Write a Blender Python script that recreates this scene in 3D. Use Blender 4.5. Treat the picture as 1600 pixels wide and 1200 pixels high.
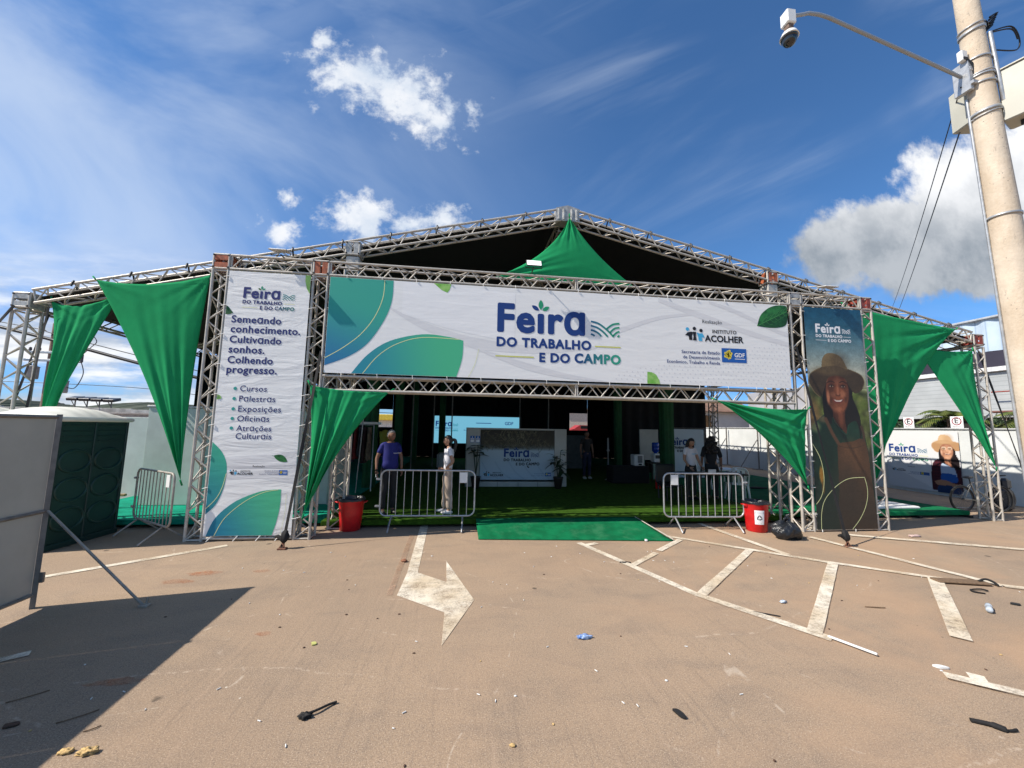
import bpy, math, random
import numpy as np
from mathutils import Vector, Matrix
random.seed(7)
RAD = math.radians
for o in list(bpy.data.objects): bpy.data.objects.remove(o)
S = bpy.context.scene
COL = S.collection

# ------------------------------------------------------------------ camera
def cam_axes(yaw, pitch, roll):
    cy, sy, cp, sp = math.cos(yaw), math.sin(yaw), math.cos(pitch), math.sin(pitch)
    f = Vector((-sy*cp, cy*cp, sp)); r = Vector((cy, sy, 0)); u = r.cross(f)
    c, s = math.cos(roll), math.sin(roll)
    return c*r + s*u, -s*r + c*u, f
cr, cu, cf = cam_axes(-.1252, .1108, .0189)
cd = bpy.data.cameras.new('camera'); cam = bpy.data.objects.new('camera', cd); COL.objects.link(cam)
m4 = Matrix((cr, cu, -cf)).transposed().to_4x4(); m4.translation = (4.4534, -7.2632, 1.9479)
cam.matrix_world = m4
cd.sensor_width = 36; cd.lens = 36*614.3/1600; cd.clip_end = 3000; cd.clip_start = .05
S.camera = cam
S.render.resolution_x, S.render.resolution_y = 1024, 768

# ------------------------------------------------------------------ light
SUN = Vector((-.97, -.19, 1.0)).normalized()          # towards the sun
EL = math.asin(SUN.z); AZ = math.atan2(SUN.x, SUN.y)
sl = bpy.data.lights.new('sun', 'SUN'); sl.energy = 4.7; sl.angle = RAD(.5); sl.color = (1, .93, .83)
so = bpy.data.objects.new('sun', sl); COL.objects.link(so)
so.rotation_mode = 'QUATERNION'; so.rotation_quaternion = SUN.to_track_quat('Z', 'Y'); so.location = (-20, -5, 30)
S.view_settings.view_transform = 'Standard'; S.view_settings.look = 'None'
S.view_settings.exposure = 0.48; S.view_settings.gamma = 1
S.cycles.max_bounces = 6; S.cycles.transparent_max_bounces = 8
S.cycles.use_denoising = True

class NT:
    """small helper to write node maths as expressions"""
    def __init__(s, tree): s.t = tree; s.n = tree.nodes; s.l = tree.links
    def node(s, typ, **kw):
        n = s.n.new(typ)
        for k, v in kw.items(): setattr(n, k, v)
        return n
    def put(s, sock, v):
        if isinstance(v, bpy.types.NodeSocket): s.l.new(v, sock)
        elif v is not None:
            if sock.type == 'RGBA' and len(v) == 3: v = (*v, 1)
            sock.default_value = v
    def m(s, op, a, b=None, c=None, clamp=False):
        n = s.node('ShaderNodeMath', operation=op, use_clamp=clamp)
        s.put(n.inputs[0], a); s.put(n.inputs[1], b); s.put(n.inputs[2], c); return n.outputs[0]
    def sstep(s, x, a, b, lo=0., hi=1.):
        n = s.node('ShaderNodeMapRange', interpolation_type='SMOOTHSTEP', clamp=True)
        s.put(n.inputs[0], x)
        for i, v in enumerate((a, b, lo, hi)): s.put(n.inputs[i+1], v)
        return n.outputs[0]
    def mix(s, f, a, b, blend='MIX'):
        n = s.node('ShaderNodeMix', data_type='RGBA', blend_type=blend, clamp_factor=True)
        s.put(n.inputs[0], f); s.put(n.inputs[6], a); s.put(n.inputs[7], b); return n.outputs[2]
    def noise(s, vec, scale, detail=4, rough=.55, dist=0.):
        n = s.node('ShaderNodeTexNoise'); s.put(n.inputs['Vector'], vec)
        for k, v in (('Scale', scale), ('Detail', detail), ('Roughness', rough), ('Distortion', dist)): n.inputs[k].default_value = v
        return n.outputs['Fac']
    def map(s, vec, loc=(0,0,0), rot=(0,0,0), sc=(1,1,1)):
        n = s.node('ShaderNodeMapping'); s.put(n.inputs[0], vec)
        n.inputs[1].default_value = loc; n.inputs[2].default_value = rot; n.inputs[3].default_value = sc
        return n.outputs[0]
    def vec(s, x, y, z=0.):
        n = s.node('ShaderNodeCombineXYZ'); s.put(n.inputs[0], x); s.put(n.inputs[1], y); s.put(n.inputs[2], z); return n.outputs[0]
    def sep(s, v):
        n = s.node('ShaderNodeSeparateXYZ'); s.put(n.inputs[0], v); return n.outputs

# ------------------------------------------------------------------ sky
W = bpy.data.worlds.new('World'); S.world = W; W.use_nodes = True
W.node_tree.nodes.clear(); w = NT(W.node_tree)
sky = w.node('ShaderNodeTexSky', sky_type='NISHITA'); sky.sun_disc = False
sky.sun_elevation = EL; sky.sun_rotation = AZ % (2*math.pi); sky.altitude = 1000; sky.air_density = 1.0; sky.dust_density = .15; sky.ozone_density = 2.5
SKYK = .088
dirv = w.node('ShaderNodeTexCoord').outputs['Generated']
dx, dy, dz = w.sep(dirv)
ysafe = w.m('MAXIMUM', dy, .02)
U = w.m('DIVIDE', dx, ysafe); V = w.m('DIVIDE', dz, ysafe)     # the sky in front of the tent, as tangents of azimuth and height
P2 = w.vec(U, V, 0)
n_big = w.noise(P2, 3.2, 7, .62); n_fine = w.noise(P2, 11, 6, .6); n_s1 = w.noise(P2, 6.5, 6, .62, .3); n_s2 = w.noise(P2, 21, 6, .65)
P2s = w.map(P2, loc=(.05, -.07, 0))
n_sh = w.noise(P2s, 3.2, 6, .6)
def cloud_mask(ells):
    best = None
    for (cu_, cv_, a, b, rot) in ells:
        p = w.map(P2, loc=(-cu_, -cv_, 0))
        q = w.map(p, rot=(0, 0, -rot)); qx, qy, _ = w.sep(q)
        e = w.m('SUBTRACT', 1., w.m('SQRT', w.m('ADD', w.m('POWER', w.m('ABSOLUTE', w.m('DIVIDE', qx, a)), 2.), w.m('POWER', w.m('ABSOLUTE', w.m('DIVIDE', qy, b)), 2.))))
        best = e if best is None else w.m('MAXIMUM', best, e)
    return best
SMALL = [(-0.236, 0.896, 0.218, 0.123, -0.222), (-0.319, 0.918, 0.132, 0.075, -0.059), (-0.150, 0.870, 0.121, 0.130, 0.132), (-0.064, 0.839, 0.114, 0.094, 0.492), (-0.004, 0.866, 0.053, 0.057, 0.129), (-0.400, 1.023, 0.039, 0.034, -0.255), (-0.453, 0.568, 0.037, 0.040, -0.486), (-0.288, 0.537, 0.122, 0.065, 0.091), (-0.247, 0.511, 0.054, 0.062, 0.087), (-0.465, 0.475, 0.070, 0.050, -0.207), (-0.069, 0.539, 0.098, 0.049, 0.088), (-0.151, 0.519, 0.072, 0.031, 0.087)]
BIG = [(1.315, 0.609, 0.413, 0.170, 0.295), (1.109, 0.542, 0.179, 0.121, 0.077), (1.663, 0.747, 0.475, 0.268, 0.382), (1.923, 0.795, 0.444, 0.339, 0.097), (1.490, 0.529, 0.473, 0.125, 0.073), (2.055, 0.649, 0.420, 0.270, 0.081)]
nz = w.m('ADD', w.m('MULTIPLY', w.m('SUBTRACT', n_big, .5), 2.3), w.m('MULTIPLY', w.m('SUBTRACT', n_fine, .5), 1.5))
ms = w.m('ADD', cloud_mask(SMALL), w.m('ADD', w.m('MULTIPLY', w.m('SUBTRACT', n_s1, .5), 2.6), w.m('MULTIPLY', w.m('SUBTRACT', n_s2, .5), 2.2))); mb_ = w.m('ADD', cloud_mask(BIG), w.m('MULTIPLY', nz, .50))
ds = w.sstep(ms, .05, .95); db = w.sstep(mb_, .0, .32)
gate = w.sstep(dy, .03, .12)
ds = w.m('MULTIPLY', ds, gate); db = w.m('MULTIPLY', db, gate)
# broken low cloud bank near the horizon, stretched sideways
lowp = w.map(P2, sc=(1.1, 4.6, 1)); n_low = w.noise(lowp, 2.3, 7, .6)
azl = w.sstep(U, -.30, -.85, .15, 1.)
low = w.m('MULTIPLY', w.m('MULTIPLY', w.sstep(n_low, .40, .58), w.sstep(V, .46, .16)), azl)
low = w.m('MULTIPLY', low, gate)
# thin high cirrus, streaks rising to the right
cirp = w.map(w.map(P2, rot=(0, 0, RAD(-31))), sc=(.30, 1.9, 1)); n_cir = w.noise(cirp, 2.1, 7, .55, .5)
cir = w.m('MULTIPLY', w.m('MULTIPLY', w.sstep(n_cir, .40, .74), w.sstep(w.noise(P2, 1.1, 3, .5), .36, .62)), .30)
haze = w.m('MULTIPLY', w.sstep(U, .5, -1.1), .62)
cir = w.m('MAXIMUM', cir, w.m('MULTIPLY', haze, w.sstep(w.noise(w.map(w.map(P2, rot=(0, 0, RAD(20))), sc=(.6, 1.5, 1)), 1.6, 6, .55, .6), .30, .68)))
white = (8.2, 8.3, 8.5); grey = (4.2, 4.7, 5.4)
lit_s = w.sstep(w.m('SUBTRACT', n_big, n_sh), -.16, .14)
shade_big = w.m('MULTIPLY', w.sstep(w.m('SUBTRACT', V, w.m('ADD', .42, w.m('MULTIPLY', U, .07))), .02, .33), 1.)
shade_big = w.m('ADD', w.m('MULTIPLY', shade_big, .78), w.m('MULTIPLY', lit_s, .30), clamp=True)
skycol = w.mix(1.0, sky.outputs[0], (.67, 1.05, 1.34), 'MULTIPLY')
skycol = w.mix(w.sstep(V, .55, .05), skycol, w.mix(1.0, skycol, (.42, .60, .84), 'MULTIPLY'))
c = w.mix(cir, skycol, (6.0, 6.8, 8.0))
lowsh = w.noise(w.map(lowp, loc=(0, -.10, 0)), 2.3, 6, .6)
c = w.mix(w.m('MULTIPLY', low, .95), c, w.mix(w.sstep(w.m('SUBTRACT', n_low, lowsh), -.10, .10), (4.2, 4.8, 5.7), (8.4, 8.5, 8.6)))
c = w.mix(w.m('MULTIPLY', ds, .93), c, w.mix(lit_s, (5.4, 6.2, 7.3), white))
c = w.mix(db, c, w.mix(shade_big, (2.5, 2.9, 3.4), white))
bg = w.node('ShaderNodeBackground'); w.put(bg.inputs[0], c); bg.inputs[1].default_value = SKYK
w.l.new(bg.outputs[0], w.node('ShaderNodeOutputWorld').inputs[0])

# ------------------------------------------------------------------ materials
MATS = {}
def mat(name, col, rough=.6, metal=0., var=.12, vscale=6., bump=0., bscale=30., emit=None, trans=0., spec=.5, col2=None, stretch=None, extra=None):
    if name in MATS: return MATS[name]
    M = bpy.data.materials.new(name); M.use_nodes = True; t = NT(M.node_tree)
    b = M.node_tree.nodes['Principled BSDF']; out = M.node_tree.nodes['Material Output']
    oc = t.node('ShaderNodeTexCoord').outputs['Object']
    vec = t.map(oc, sc=stretch) if stretch else oc
    c2 = col2 or tuple(x*(1-2.2*var) for x in col)
    base = t.mix(t.sstep(t.noise(vec, vscale, 6, .62), .32, .68), col, c2)
    if extra: base = extra(t, oc, base)
    t.put(b.inputs['Base Color'], base)
    b.inputs['Roughness'].default_value = rough; b.inputs['Metallic'].default_value = metal
    b.inputs['Specular IOR Level'].default_value = spec
    if bump:
        bn = t.node('ShaderNodeBump'); bn.inputs['Strength'].default_value = bump; bn.inputs['Distance'].default_value = .02
        t.put(bn.inputs['Height'], t.noise(vec, bscale, 5, .6)); t.l.new(bn.outputs[0], b.inputs['Normal'])
    if emit:
        t.put(b.inputs['Emission Color'], emit[0]); b.inputs['Emission Strength'].default_value = emit[1]
    if trans:
        tr = t.node('ShaderNodeBsdfTranslucent'); t.put(tr.inputs[0], base)
        mx = t.node('ShaderNodeMixShader'); mx.inputs[0].default_value = trans
        t.l.new(b.outputs[0], mx.inputs[1]); t.l.new(tr.outputs[0], mx.inputs[2]); t.l.new(mx.outputs[0], out.inputs[0])
    MATS[name] = M; return M

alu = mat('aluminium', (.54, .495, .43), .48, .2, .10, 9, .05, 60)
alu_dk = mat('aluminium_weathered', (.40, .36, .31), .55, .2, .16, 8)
smooth_galv = mat('smooth_steel', (.33, .35, .37), .38, .25, .03, 2)
galv = mat('galvanised', (.50, .51, .52), .42, .55, .12, 14)
rust = mat('orange_corner_paint', (.50, .13, .05), .6, 0, .25, 14)
redblk = mat('dark_red_corner_paint', (.34, .06, .04), .6, 0, .25, 14)
greyblk = mat('grey_corner_plate', (.50, .49, .46), .5, .3, .18, 12)
black = mat('black_plastic', (.012, .012, .013), .45, 0, .1)
blackcloth = mat('black_cloth', (.006, .006, .007), .9, 0, .2, 4, .2, 8)
strapm = mat('black_webbing', (.011, .010, .010), .8, 0, .2, 30)
whitem = mat('white_paint', (.74, .74, .72), .5, 0, .05, 4)
whiteplast = mat('white_plastic', (.78, .78, .76), .35, 0, .04, 5)
green = mat('green_stretch_fabric', (.022, .37, .135), .95, 0, .06, 2.2, .10, 220, trans=.28, spec=.12)
carpet = mat('green_carpet', (.005, .165, .062), .95, 0, .16, 4, .45, 200, spec=.1, extra=lambda t, oc, b: t.mix(t.m('MULTIPLY', t.sstep(t.noise(oc, 2.6, 7, .7), .50, .70), .45), b, (.06, .20, .10)))
grasscarpet = mat('grass_green_carpet', (.044, .105, .009), .95, 0, .2, 7, .4, 260, spec=.1)
turq = mat('emerald_carpet', (.008, .30, .19), .95, 0, .12, 4, .3, 240, spec=.1)
columnm = mat('green_column_wrap', (.006, .075, .018), .8, 0, .15, 4)
dark = mat('dark_understage', (.02, .017, .014), .9)
redbin = mat('red_bin_plastic', (.62, .012, .015), .35, 0, .12, 5)
bagm = mat('black_bag_film', (.018, .020, .024), .28, 0, .2, 9, .9, 14)
concrete = None
blind = mat('partition_sheet', (.62, .70, .66), .55, 0, .06, 2.5)
rubber = mat('rubber', (.014, .014, .014), .75)
wood = mat('weathered_wood', (.22, .14, .08), .8, 0, .25, 20, stretch=(1, 8, 8))
glassdark = mat('dark_glass', (.012, .014, .016), .06, 0, .1, spec=.8)
lampface = mat('lamp_diffuser', (.85, .86, .86), .4, emit=((1, 1, .98), .55))

# ------------------------------------------------------------------ mesh builder
class MB:
    def __init__(s): s.v = []; s.f = []; s.mi = []; s.sm = []
    def add(s, vs, fs, mi=0, sm=False):
        o = len(s.v); s.v += [tuple(map(float, p)) for p in vs]
        for f in fs: s.f.append([i+o for i in f]); s.mi.append(mi); s.sm.append(sm)
        return s
    def box(s, c, d, mi=0, rz=0., M=None):
        x, y, z = (k/2 for k in d)
        vs = [Vector((a*x, b*y, e*z)) for a in (-1, 1) for b in (-1, 1) for e in (-1, 1)]
        R = M if M is not None else Matrix.Rotation(rz, 3, 'Z')
        vs = [R @ p + Vector(c) for p in vs]
        return s.add(vs, [(0, 1, 3, 2), (4, 6, 7, 5), (0, 4, 5, 1), (2, 3, 7, 6), (0, 2, 6, 4), (1, 5, 7, 3)], mi)
    def bbox(s, c, d, bev=.02, mi=0, rz=0., M=None):
        """box with bevelled vertical and horizontal edges"""
        x, y, z = (k/2 for k in d); R = M if M is not None else Matrix.Rotation(rz, 3, 'Z')
        rings = []
        for zz, ins in ((-z, bev), (-z+bev, 0), (z-bev, 0), (z, bev)):
            a, b = x-ins, y-ins; k = bev
            rings.append([(a-k, -b), (a, -b+k), (a, b-k), (a-k, b), (-a+k, b), (-a, b-k), (-a, -b+k), (-a+k, -b)])
        vs = [R @ Vector((p[0], p[1], zz)) + Vector(c) for r_, (zz, _) in zip(rings, ((-z, 0), (-z+bev, 0), (z-bev, 0), (z, 0))) for p in r_]
        fs = [tuple(range(7, -1, -1)), tuple(range(24, 32))]
        for k in range(3):
            for i in range(8):
                j = (i+1) % 8; fs.append((k*8+i, k*8+j, k*8+8+j, k*8+8+i))
        return s.add(vs, fs, mi)
    def tube(s, pts, r, n=8, mi=0, caps=True, sm=True, closed=False):
        pts = [Vector(p) for p in pts]; rs = r if isinstance(r, (list, tuple)) else [r]*len(pts)
        N = len(pts); vs = []; up = None
        for i, p in enumerate(pts):
            a = pts[i-1] if (i > 0 or closed) else p; b = pts[(i+1) % N] if (i < N-1 or closed) else p
            t = (b-a); t = t.normalized() if t.length > 1e-9 else Vector((0, 0, 1))
            if up is None: up = Vector((0, 0, 1)) if abs(t.z) < .9 else Vector((0, 1, 0))
            e1 = (up - t*up.dot(t))
            if e1.length < 1e-5: e1 = Vector((1, 0, 0)) - t*t.x
            e1.normalize(); e2 = t.cross(e1); up = e1
            for k in range(n):
                an = 2*math.pi*k/n
                vs.append(p + (e1*math.cos(an) + e2*math.sin(an))*rs[i])
        fs = []
        for i in range(N if closed else N-1):
            j = (i+1) % N
            for k in range(n):
                l = (k+1) % n; fs.append((i*n+k, i*n+l, j*n+l, j*n+k))
        s.add(vs, fs, mi, sm)
        if caps and not closed:
            s.add(vs[:n], [tuple(range(n-1, -1, -1))], mi); s.add(vs[-n:], [tuple(range(n))], mi)
        return s
    def lathe(s, prof, n=24, c=(0, 0, 0), mi=0, sm=True, M=None):
        vs = []; R = M or Matrix.Identity(3)
        for (r, z) in prof:
            for k in range(n):
                a = 2*math.pi*k/n; vs.append(R @ Vector((r*math.cos(a), r*math.sin(a), z)) + Vector(c))
        fs = []
        for i in range(len(prof)-1):
            for k in range(n):
                l = (k+1) % n; fs.append((i*n+k, i*n+l, (i+1)*n+l, (i+1)*n+k))
        return s.add(vs, fs, mi, sm)
    def sphere(s, c, r, n=16, m=10, mi=0, fn=None):
        rr = r if isinstance(r, (tuple, list)) else (r, r, r); vs = []
        for i in range(m+1):
            th = math.pi*i/m
            for k in range(n):
                a = 2*math.pi*k/n; d = Vector((math.sin(th)*math.cos(a), math.sin(th)*math.sin(a), math.cos(th)))
                p = Vector((d.x*rr[0], d.y*rr[1], d.z*rr[2]))
                if fn: p = fn(d, p)
                vs.append(p + Vector(c))
        fs = []
        for i in range(m):
            for k in range(n):
                l = (k+1) % n; fs.append((i*n+k, (i+1)*n+k, (i+1)*n+l, i*n+l))
        return s.add(vs, fs, mi, True)
    def grid(s, fn, nu, nv, mi=0, sm=True):
        vs = [fn(i/nu, j/nv) for j in range(nv+1) for i in range(nu+1)]
        fs = [(j*(nu+1)+i, j*(nu+1)+i+1, (j+1)*(nu+1)+i+1, (j+1)*(nu+1)+i) for j in range(nv) for i in range(nu)]
        return s.add(vs, fs, mi, sm)
    def prism(s, poly, z0, z1, mi=0):
        n = len(poly); vs = [(x, y, z0) for x, y in poly] + [(x, y, z1) for x, y in poly]
        fs = [tuple(range(n-1, -1, -1)), tuple(range(n, 2*n))] + [(i, (i+1) % n, n+(i+1) % n, n+i) for i in range(n)]
        return s.add(vs, fs, mi)
    def truss(s, A, B, up, size=.3, per=.47, rc=.025, rd=.013, mi=0, nc=8, nd=5, frame=True):
        """box truss whose outer near-bottom corner runs A->B; up and side give the section (side = dir x up is flipped to +Y-ish by caller)"""
        A, B = Vector(A), Vector(B); d = (B-A); L = d.length; d.normalize()
        u, sd = Vector(up[0]).normalized(), Vector(up[1]).normalized(); k = size-2*rc
        o = A + u*rc + sd*rc
        c = [o, o+u*k, o+u*k+sd*k, o+sd*k]
        for q in c: s.tube([q, q+d*L], rc, nc, mi)
        nseg = max(2, int(round(L/(per/2)))); nseg += nseg % 2
        st = L/nseg
        for a in range(4):
            p, q = c[a], c[(a+1) % 4]; fl = a % 2
            for i in range(nseg):
                e, g = (p, q) if (i+fl) % 2 == 0 else (q, p)
                s.tube([e+d*(st*i+.012), g+d*(st*(i+1)-.012)], rd, nd, mi, caps=False)
        if frame:
            for t in (rc*.7, L-rc*.7):
                for a in range(4): s.tube([c[a]+d*t, c[(a+1) % 4]+d*t], rc*.62, 6, mi, caps=False)
        return s
    def build(s, name, mats, parent=None, shift=None, solid=0.):
        me = bpy.data.meshes.new(name)
        vs = s.v
        if shift is not None: vs = [(p[0]-shift[0], p[1]-shift[1], p[2]-shift[2]) for p in vs]
        me.from_pydata(vs, [], s.f)
        for mm in (mats if isinstance(mats, (list, tuple)) else [mats]): me.materials.append(mm)
        me.polygons.foreach_set('material_index', s.mi); me.polygons.foreach_set('use_smooth', s.sm)
        me.update()
        o = bpy.data.objects.new(name, me); COL.objects.link(o)
        if parent is not None: o.parent = parent
        if solid:
            md = o.modifiers.new('thickness', 'SOLIDIFY'); md.thickness = solid; md.offset = 0
        return o

def tag(o, label, cat, group=None, kind=None):
    if label: o['label'] = label
    if cat: o['category'] = cat
    if group: o['group'] = group
    if kind: o['kind'] = kind
    return o
def thing(name, label, cat, loc=(0, 0, 0), rz=0., group=None):
    o = bpy.data.objects.new(name, None); COL.objects.link(o); o.empty_display_size = .2
    o.location = loc; o.rotation_euler = (0, 0, rz); return tag(o, label, cat, group)
def part(name, mb, mats, par, solid=0.):
    """part whose mesh was written in world coordinates; its thing is unrotated"""
    return mb.build(name, mats, par, shift=par.location, solid=solid)
def subpart(name, mb, mats, par, root):
    return mb.build(name, mats, par, shift=root.location)
def one(name, mb, mats, label, cat, base, group=None, solid=0., kind=None):
    """thing that is one mesh, written in world coordinates, with its origin at base"""
    o = mb.build(name, mats, None, shift=base, solid=solid); o.location = base
    return tag(o, label, cat, group, kind)
def copy_tree(root, loc, rz=0., label=None):
    r = root.copy(); COL.objects.link(r); r.location = loc; r.rotation_euler = (0, 0, rz)
    if label: r['label'] = label
    for ch in list(root.children):
        c_ = ch.copy(); COL.objects.link(c_); c_.parent = r
        for g in ch.children:
            d_ = g.copy(); COL.objects.link(d_); d_.parent = c_
    return r
def bez(a, b, c, t): return a*(1-t)**2 + b*(2*t*(1-t)) + c*t*t
def curve_pts(pts, n=8):
    """Catmull-Rom through points"""
    P = [Vector(p) for p in pts]; out = []
    for i in range(len(P)-1):
        p0, p1, p2, p3 = P[max(i-1, 0)], P[i], P[i+1], P[min(i+2, len(P)-1)]
        for k in range(n):
            t = k/n
            out.append(.5*((2*p1) + (p2-p0)*t + (2*p0-5*p1+4*p2-p3)*t*t + (3*p1-p0-3*p2+p3)*t**3))
    out.append(P[-1]); return out
# ------------------------------------------------------------------ ground
def ground_mat():
    M = bpy.data.materials.new('dusty_asphalt'); M.use_nodes = True; t = NT(M.node_tree); b = M.node_tree.nodes['Principled BSDF']
    oc = t.node('ShaderNodeTexCoord').outputs['Object']
    big = t.noise(oc, .35, 5, .6, .6); mid = t.noise(t.map(oc, rot=(0, 0, .5), sc=(1, 2.2, 1)), 1.3, 7, .65, .5); fine = t.noise(oc, 38, 5, .75); grit = t.noise(oc, 120, 3, .7)
    c = t.mix(t.sstep(big, .3, .7), (.292, .213, .146), (.346, .248, .165))
    c = t.mix(t.m('MULTIPLY', t.sstep(mid, .44, .70), .55), c, (.222, .168, .124))
    c = t.mix(t.m('MULTIPLY', t.sstep(mid, .42, .25), .45), c, (.385, .275, .19))
    c = t.mix(t.m('MULTIPLY', t.sstep(fine, .46, .66), .55), c, (.20, .152, .115))
    c = t.mix(t.m('MULTIPLY', t.sstep(grit, .52, .70), .75), c, (.58, .47, .36))
    c = t.mix(t.m('MULTIPLY', t.sstep(grit, .47, .30), .8), c, (.115, .088, .070))
    for rz_, sc_, off in ((.25, (14, .9, 1), 0), (-.5, (17, 1.1, 1), 5), (1.25, (12, .8, 1), 9)):       # faint tyre drags and sweep marks
        st = t.noise(t.map(oc, loc=(off, off, 0), rot=(0, 0, rz_), sc=sc_), 1.6, 4, .6); gt = t.noise(t.map(oc, loc=(off, 3, 0)), .45, 3, .5)
        c = t.mix(t.m('MULTIPLY', t.m('MULTIPLY', t.sstep(st, .56, .74), t.sstep(gt, .46, .62)), .34), c, (.40, .29, .205))
        c = t.mix(t.m('MULTIPLY', t.m('MULTIPLY', t.sstep(st, .44, .28), t.sstep(gt, .44, .60)), .32), c, (.17, .130, .10))
    # reddish dust washed over the right hand side and in drifts
    red = t.noise(oc, .55, 6, .6, 1.)
    c = t.mix(t.m('MULTIPLY', t.m('MULTIPLY', t.sstep(red, .40, .68), t.sstep(t.sep(oc)[0], 4.5, 9.5, .25, 1.)), .55), c, (.415, .270, .168))
    # dark drips
    v = t.node('ShaderNodeTexVoronoi', feature='F1'); v.inputs['Scale'].default_value = 1.3; t.put(v.inputs['Vector'], t.map(oc, loc=(3, 1, 0)))
    dist = t.m('ADD', v.outputs['Distance'], t.m('MULTIPLY', t.m('SUBTRACT', t.noise(oc, 22, 3), .5), .05))
    spot = t.m('MULTIPLY', t.sstep(dist, .066, .040), t.sstep(t.sep(v.outputs['Color'])[0], .50, .56))
    c = t.mix(t.m('MULTIPLY', spot, .75), c, (.05, .04, .032))
    # pale scuffs: thin iso-lines of a warped noise, broken up
    sc = t.noise(oc, .28, 2, .4, .6)
    line = t.m('MULTIPLY', t.sstep(t.m('ABSOLUTE', t.m('SUBTRACT', sc, .52)), .0022, .0006), t.sstep(t.noise(oc, 5, 5, .7), .50, .62))
    c = t.mix(t.m('MULTIPLY', line, .35), c, (.62, .53, .43))
    for k_, (ox, oy, fr) in enumerate(((6.0, 3.5, .62), (2.5, -9.5, .75))):            # wide turning-circle scuffs
        px, py, _ = t.sep(oc); rad = t.m('SQRT', t.m('ADD', t.m('POWER', t.m('ABSOLUTE', t.m('SUBTRACT', px, ox)), 2.), t.m('POWER', t.m('ABSOLUTE', t.m('SUBTRACT', py, oy)), 2.)))
        rw = t.m('FRACT', t.m('MULTIPLY', t.m('ADD', rad, t.m('MULTIPLY', t.noise(oc, .9, 2), .35)), fr))
        ln = t.m('MULTIPLY', t.sstep(t.m('ABSOLUTE', t.m('SUBTRACT', rw, .5)), .012, .003), t.m('MULTIPLY', t.sstep(t.noise(oc, .7, 3), .50, .60), t.sstep(t.noise(oc, 14, 5, .75), .48, .60)))
        c = t.mix(t.m('MULTIPLY', ln, .5), c, (.55, .44, .34))
    # small scattered specks
    v2 = t.node('ShaderNodeTexVoronoi', feature='F1'); v2.inputs['Scale'].default_value = 5.; t.put(v2.inputs['Vector'], oc)
    rr = t.sep(v2.outputs['Color'])
    sp = t.m('MULTIPLY', t.sstep(v2.outputs['Distance'], .055, .03), t.sstep(rr[0], .72, .76))
    c = t.mix(t.m('MULTIPLY', sp, .8), c, t.mix(t.sstep(rr[1], .45, .5), (.05, .035, .025), (.60, .54, .45)))
    t.put(b.inputs['Base Color'], c); b.inputs['Roughness'].default_value = .88; b.inputs['Specular IOR Level'].default_value = .25
    bn = t.node('ShaderNodeBump'); bn.inputs['Strength'].default_value = .55; bn.inputs['Distance'].default_value = .012
    t.put(bn.inputs['Height'], t.m('ADD', t.m('MULTIPLY', fine, .5), t.m('ADD', t.m('MULTIPLY', mid, 1.2), t.m('MULTIPLY', grit, .35)))); t.l.new(bn.outputs[0], b.inputs['Normal'])
    return M
GM = ground_mat()
g = MB()
def gz(x, y): return 0.
def gridspace(a, b, n, pw): return [a+(b-a)*(i/n) for i in range(n+1)]
xs = [-500, -120, -40] + gridspace(-14, 34, 24, 1) + [60, 140, 500]; ys = [-60, -20] + gridspace(-9, 30, 20, 1) + [60, 150, 700]
vs = [(x, y, gz(x, y)) for y in ys for x in xs]; nx = len(xs)
g.add(vs, [(j*nx+i, j*nx+i+1, (j+1)*nx+i+1, (j+1)*nx+i) for j in range(len(ys)-1) for i in range(nx-1)])
tag(g.build('ground', GM), None, None, kind='structure')

def paint_mat(name, col, wear):
    M = bpy.data.materials.new(name); M.use_nodes = True; t = NT(M.node_tree); b = M.node_tree.nodes['Principled BSDF']
    oc = t.node('ShaderNodeTexCoord').outputs['Object']
    n1 = t.noise(oc, 4.5, 8, .75); n2 = t.noise(oc, 55, 5, .75)
    k = t.m('MULTIPLY', t.sstep(t.m('ADD', t.m('MULTIPLY', n1, .75), t.m('MULTIPLY', n2, .40)), wear-.14, wear+.16), .85)
    dirt = t.mix(t.sstep(t.noise(oc, 1.2, 5, .6), .35, .7), col, tuple(x*y for x, y in zip(col, (.74, .66, .56))))
    t.put(b.inputs['Base Color'], dirt); b.inputs['Roughness'].default_value = .8; b.inputs['Specular IOR Level'].default_value = .2
    mx = t.node('ShaderNodeMixShader'); t.put(mx.inputs[0], k); t.l.new(b.outputs[0], mx.inputs[1]); t.l.new(t.node('ShaderNodeBsdfTransparent').outputs[0], mx.inputs[2])
    t.l.new(mx.outputs[0], M.node_tree.nodes['Material Output'].inputs[0]); return M
linep = paint_mat('worn_road_paint', (.74, .67, .55), .62); faint = paint_mat('faded_road_paint', (.44, .29, .20), .50)
mk = MB()
ZS = [.0040]
def strip(a, b, w0, w1=None, mi=0):
    ZS[0] += .0007; z = ZS[0]
    a, b = Vector((*a, z)), Vector((*b, z)); d = (b-a).normalized(); n = Vector((-d.y, d.x, 0)); w1 = w1 or w0
    k = max(1, int((b-a).length/.25)); L = [a+(b-a)*(i/k) for i in range(k+1)]
    rng = random.Random(round(a.x*100+b.y*10)); vs = []
    for i, p in enumerate(L):
        ww = (w0+(w1-w0)*i/k)/2
        vs += [p-n*(ww+rng.uniform(-.0025, .0025)), p+n*(ww+rng.uniform(-.0025, .0025))]
    mk.add(vs, [(2*i, 2*i+2, 2*i+3, 2*i+1) for i in range(k)], mi)
def flat(poly, mi=0):
    ZS[0] += .0007; z = ZS[0]; mk.add([(x, y, z) for x, y in poly], [tuple(range(len(poly)))], mi)
flat([(3.72, .9), (3.87, .9), (3.94, -1.66), (3.80, -1.69)])                       # arrow shaft
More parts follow.
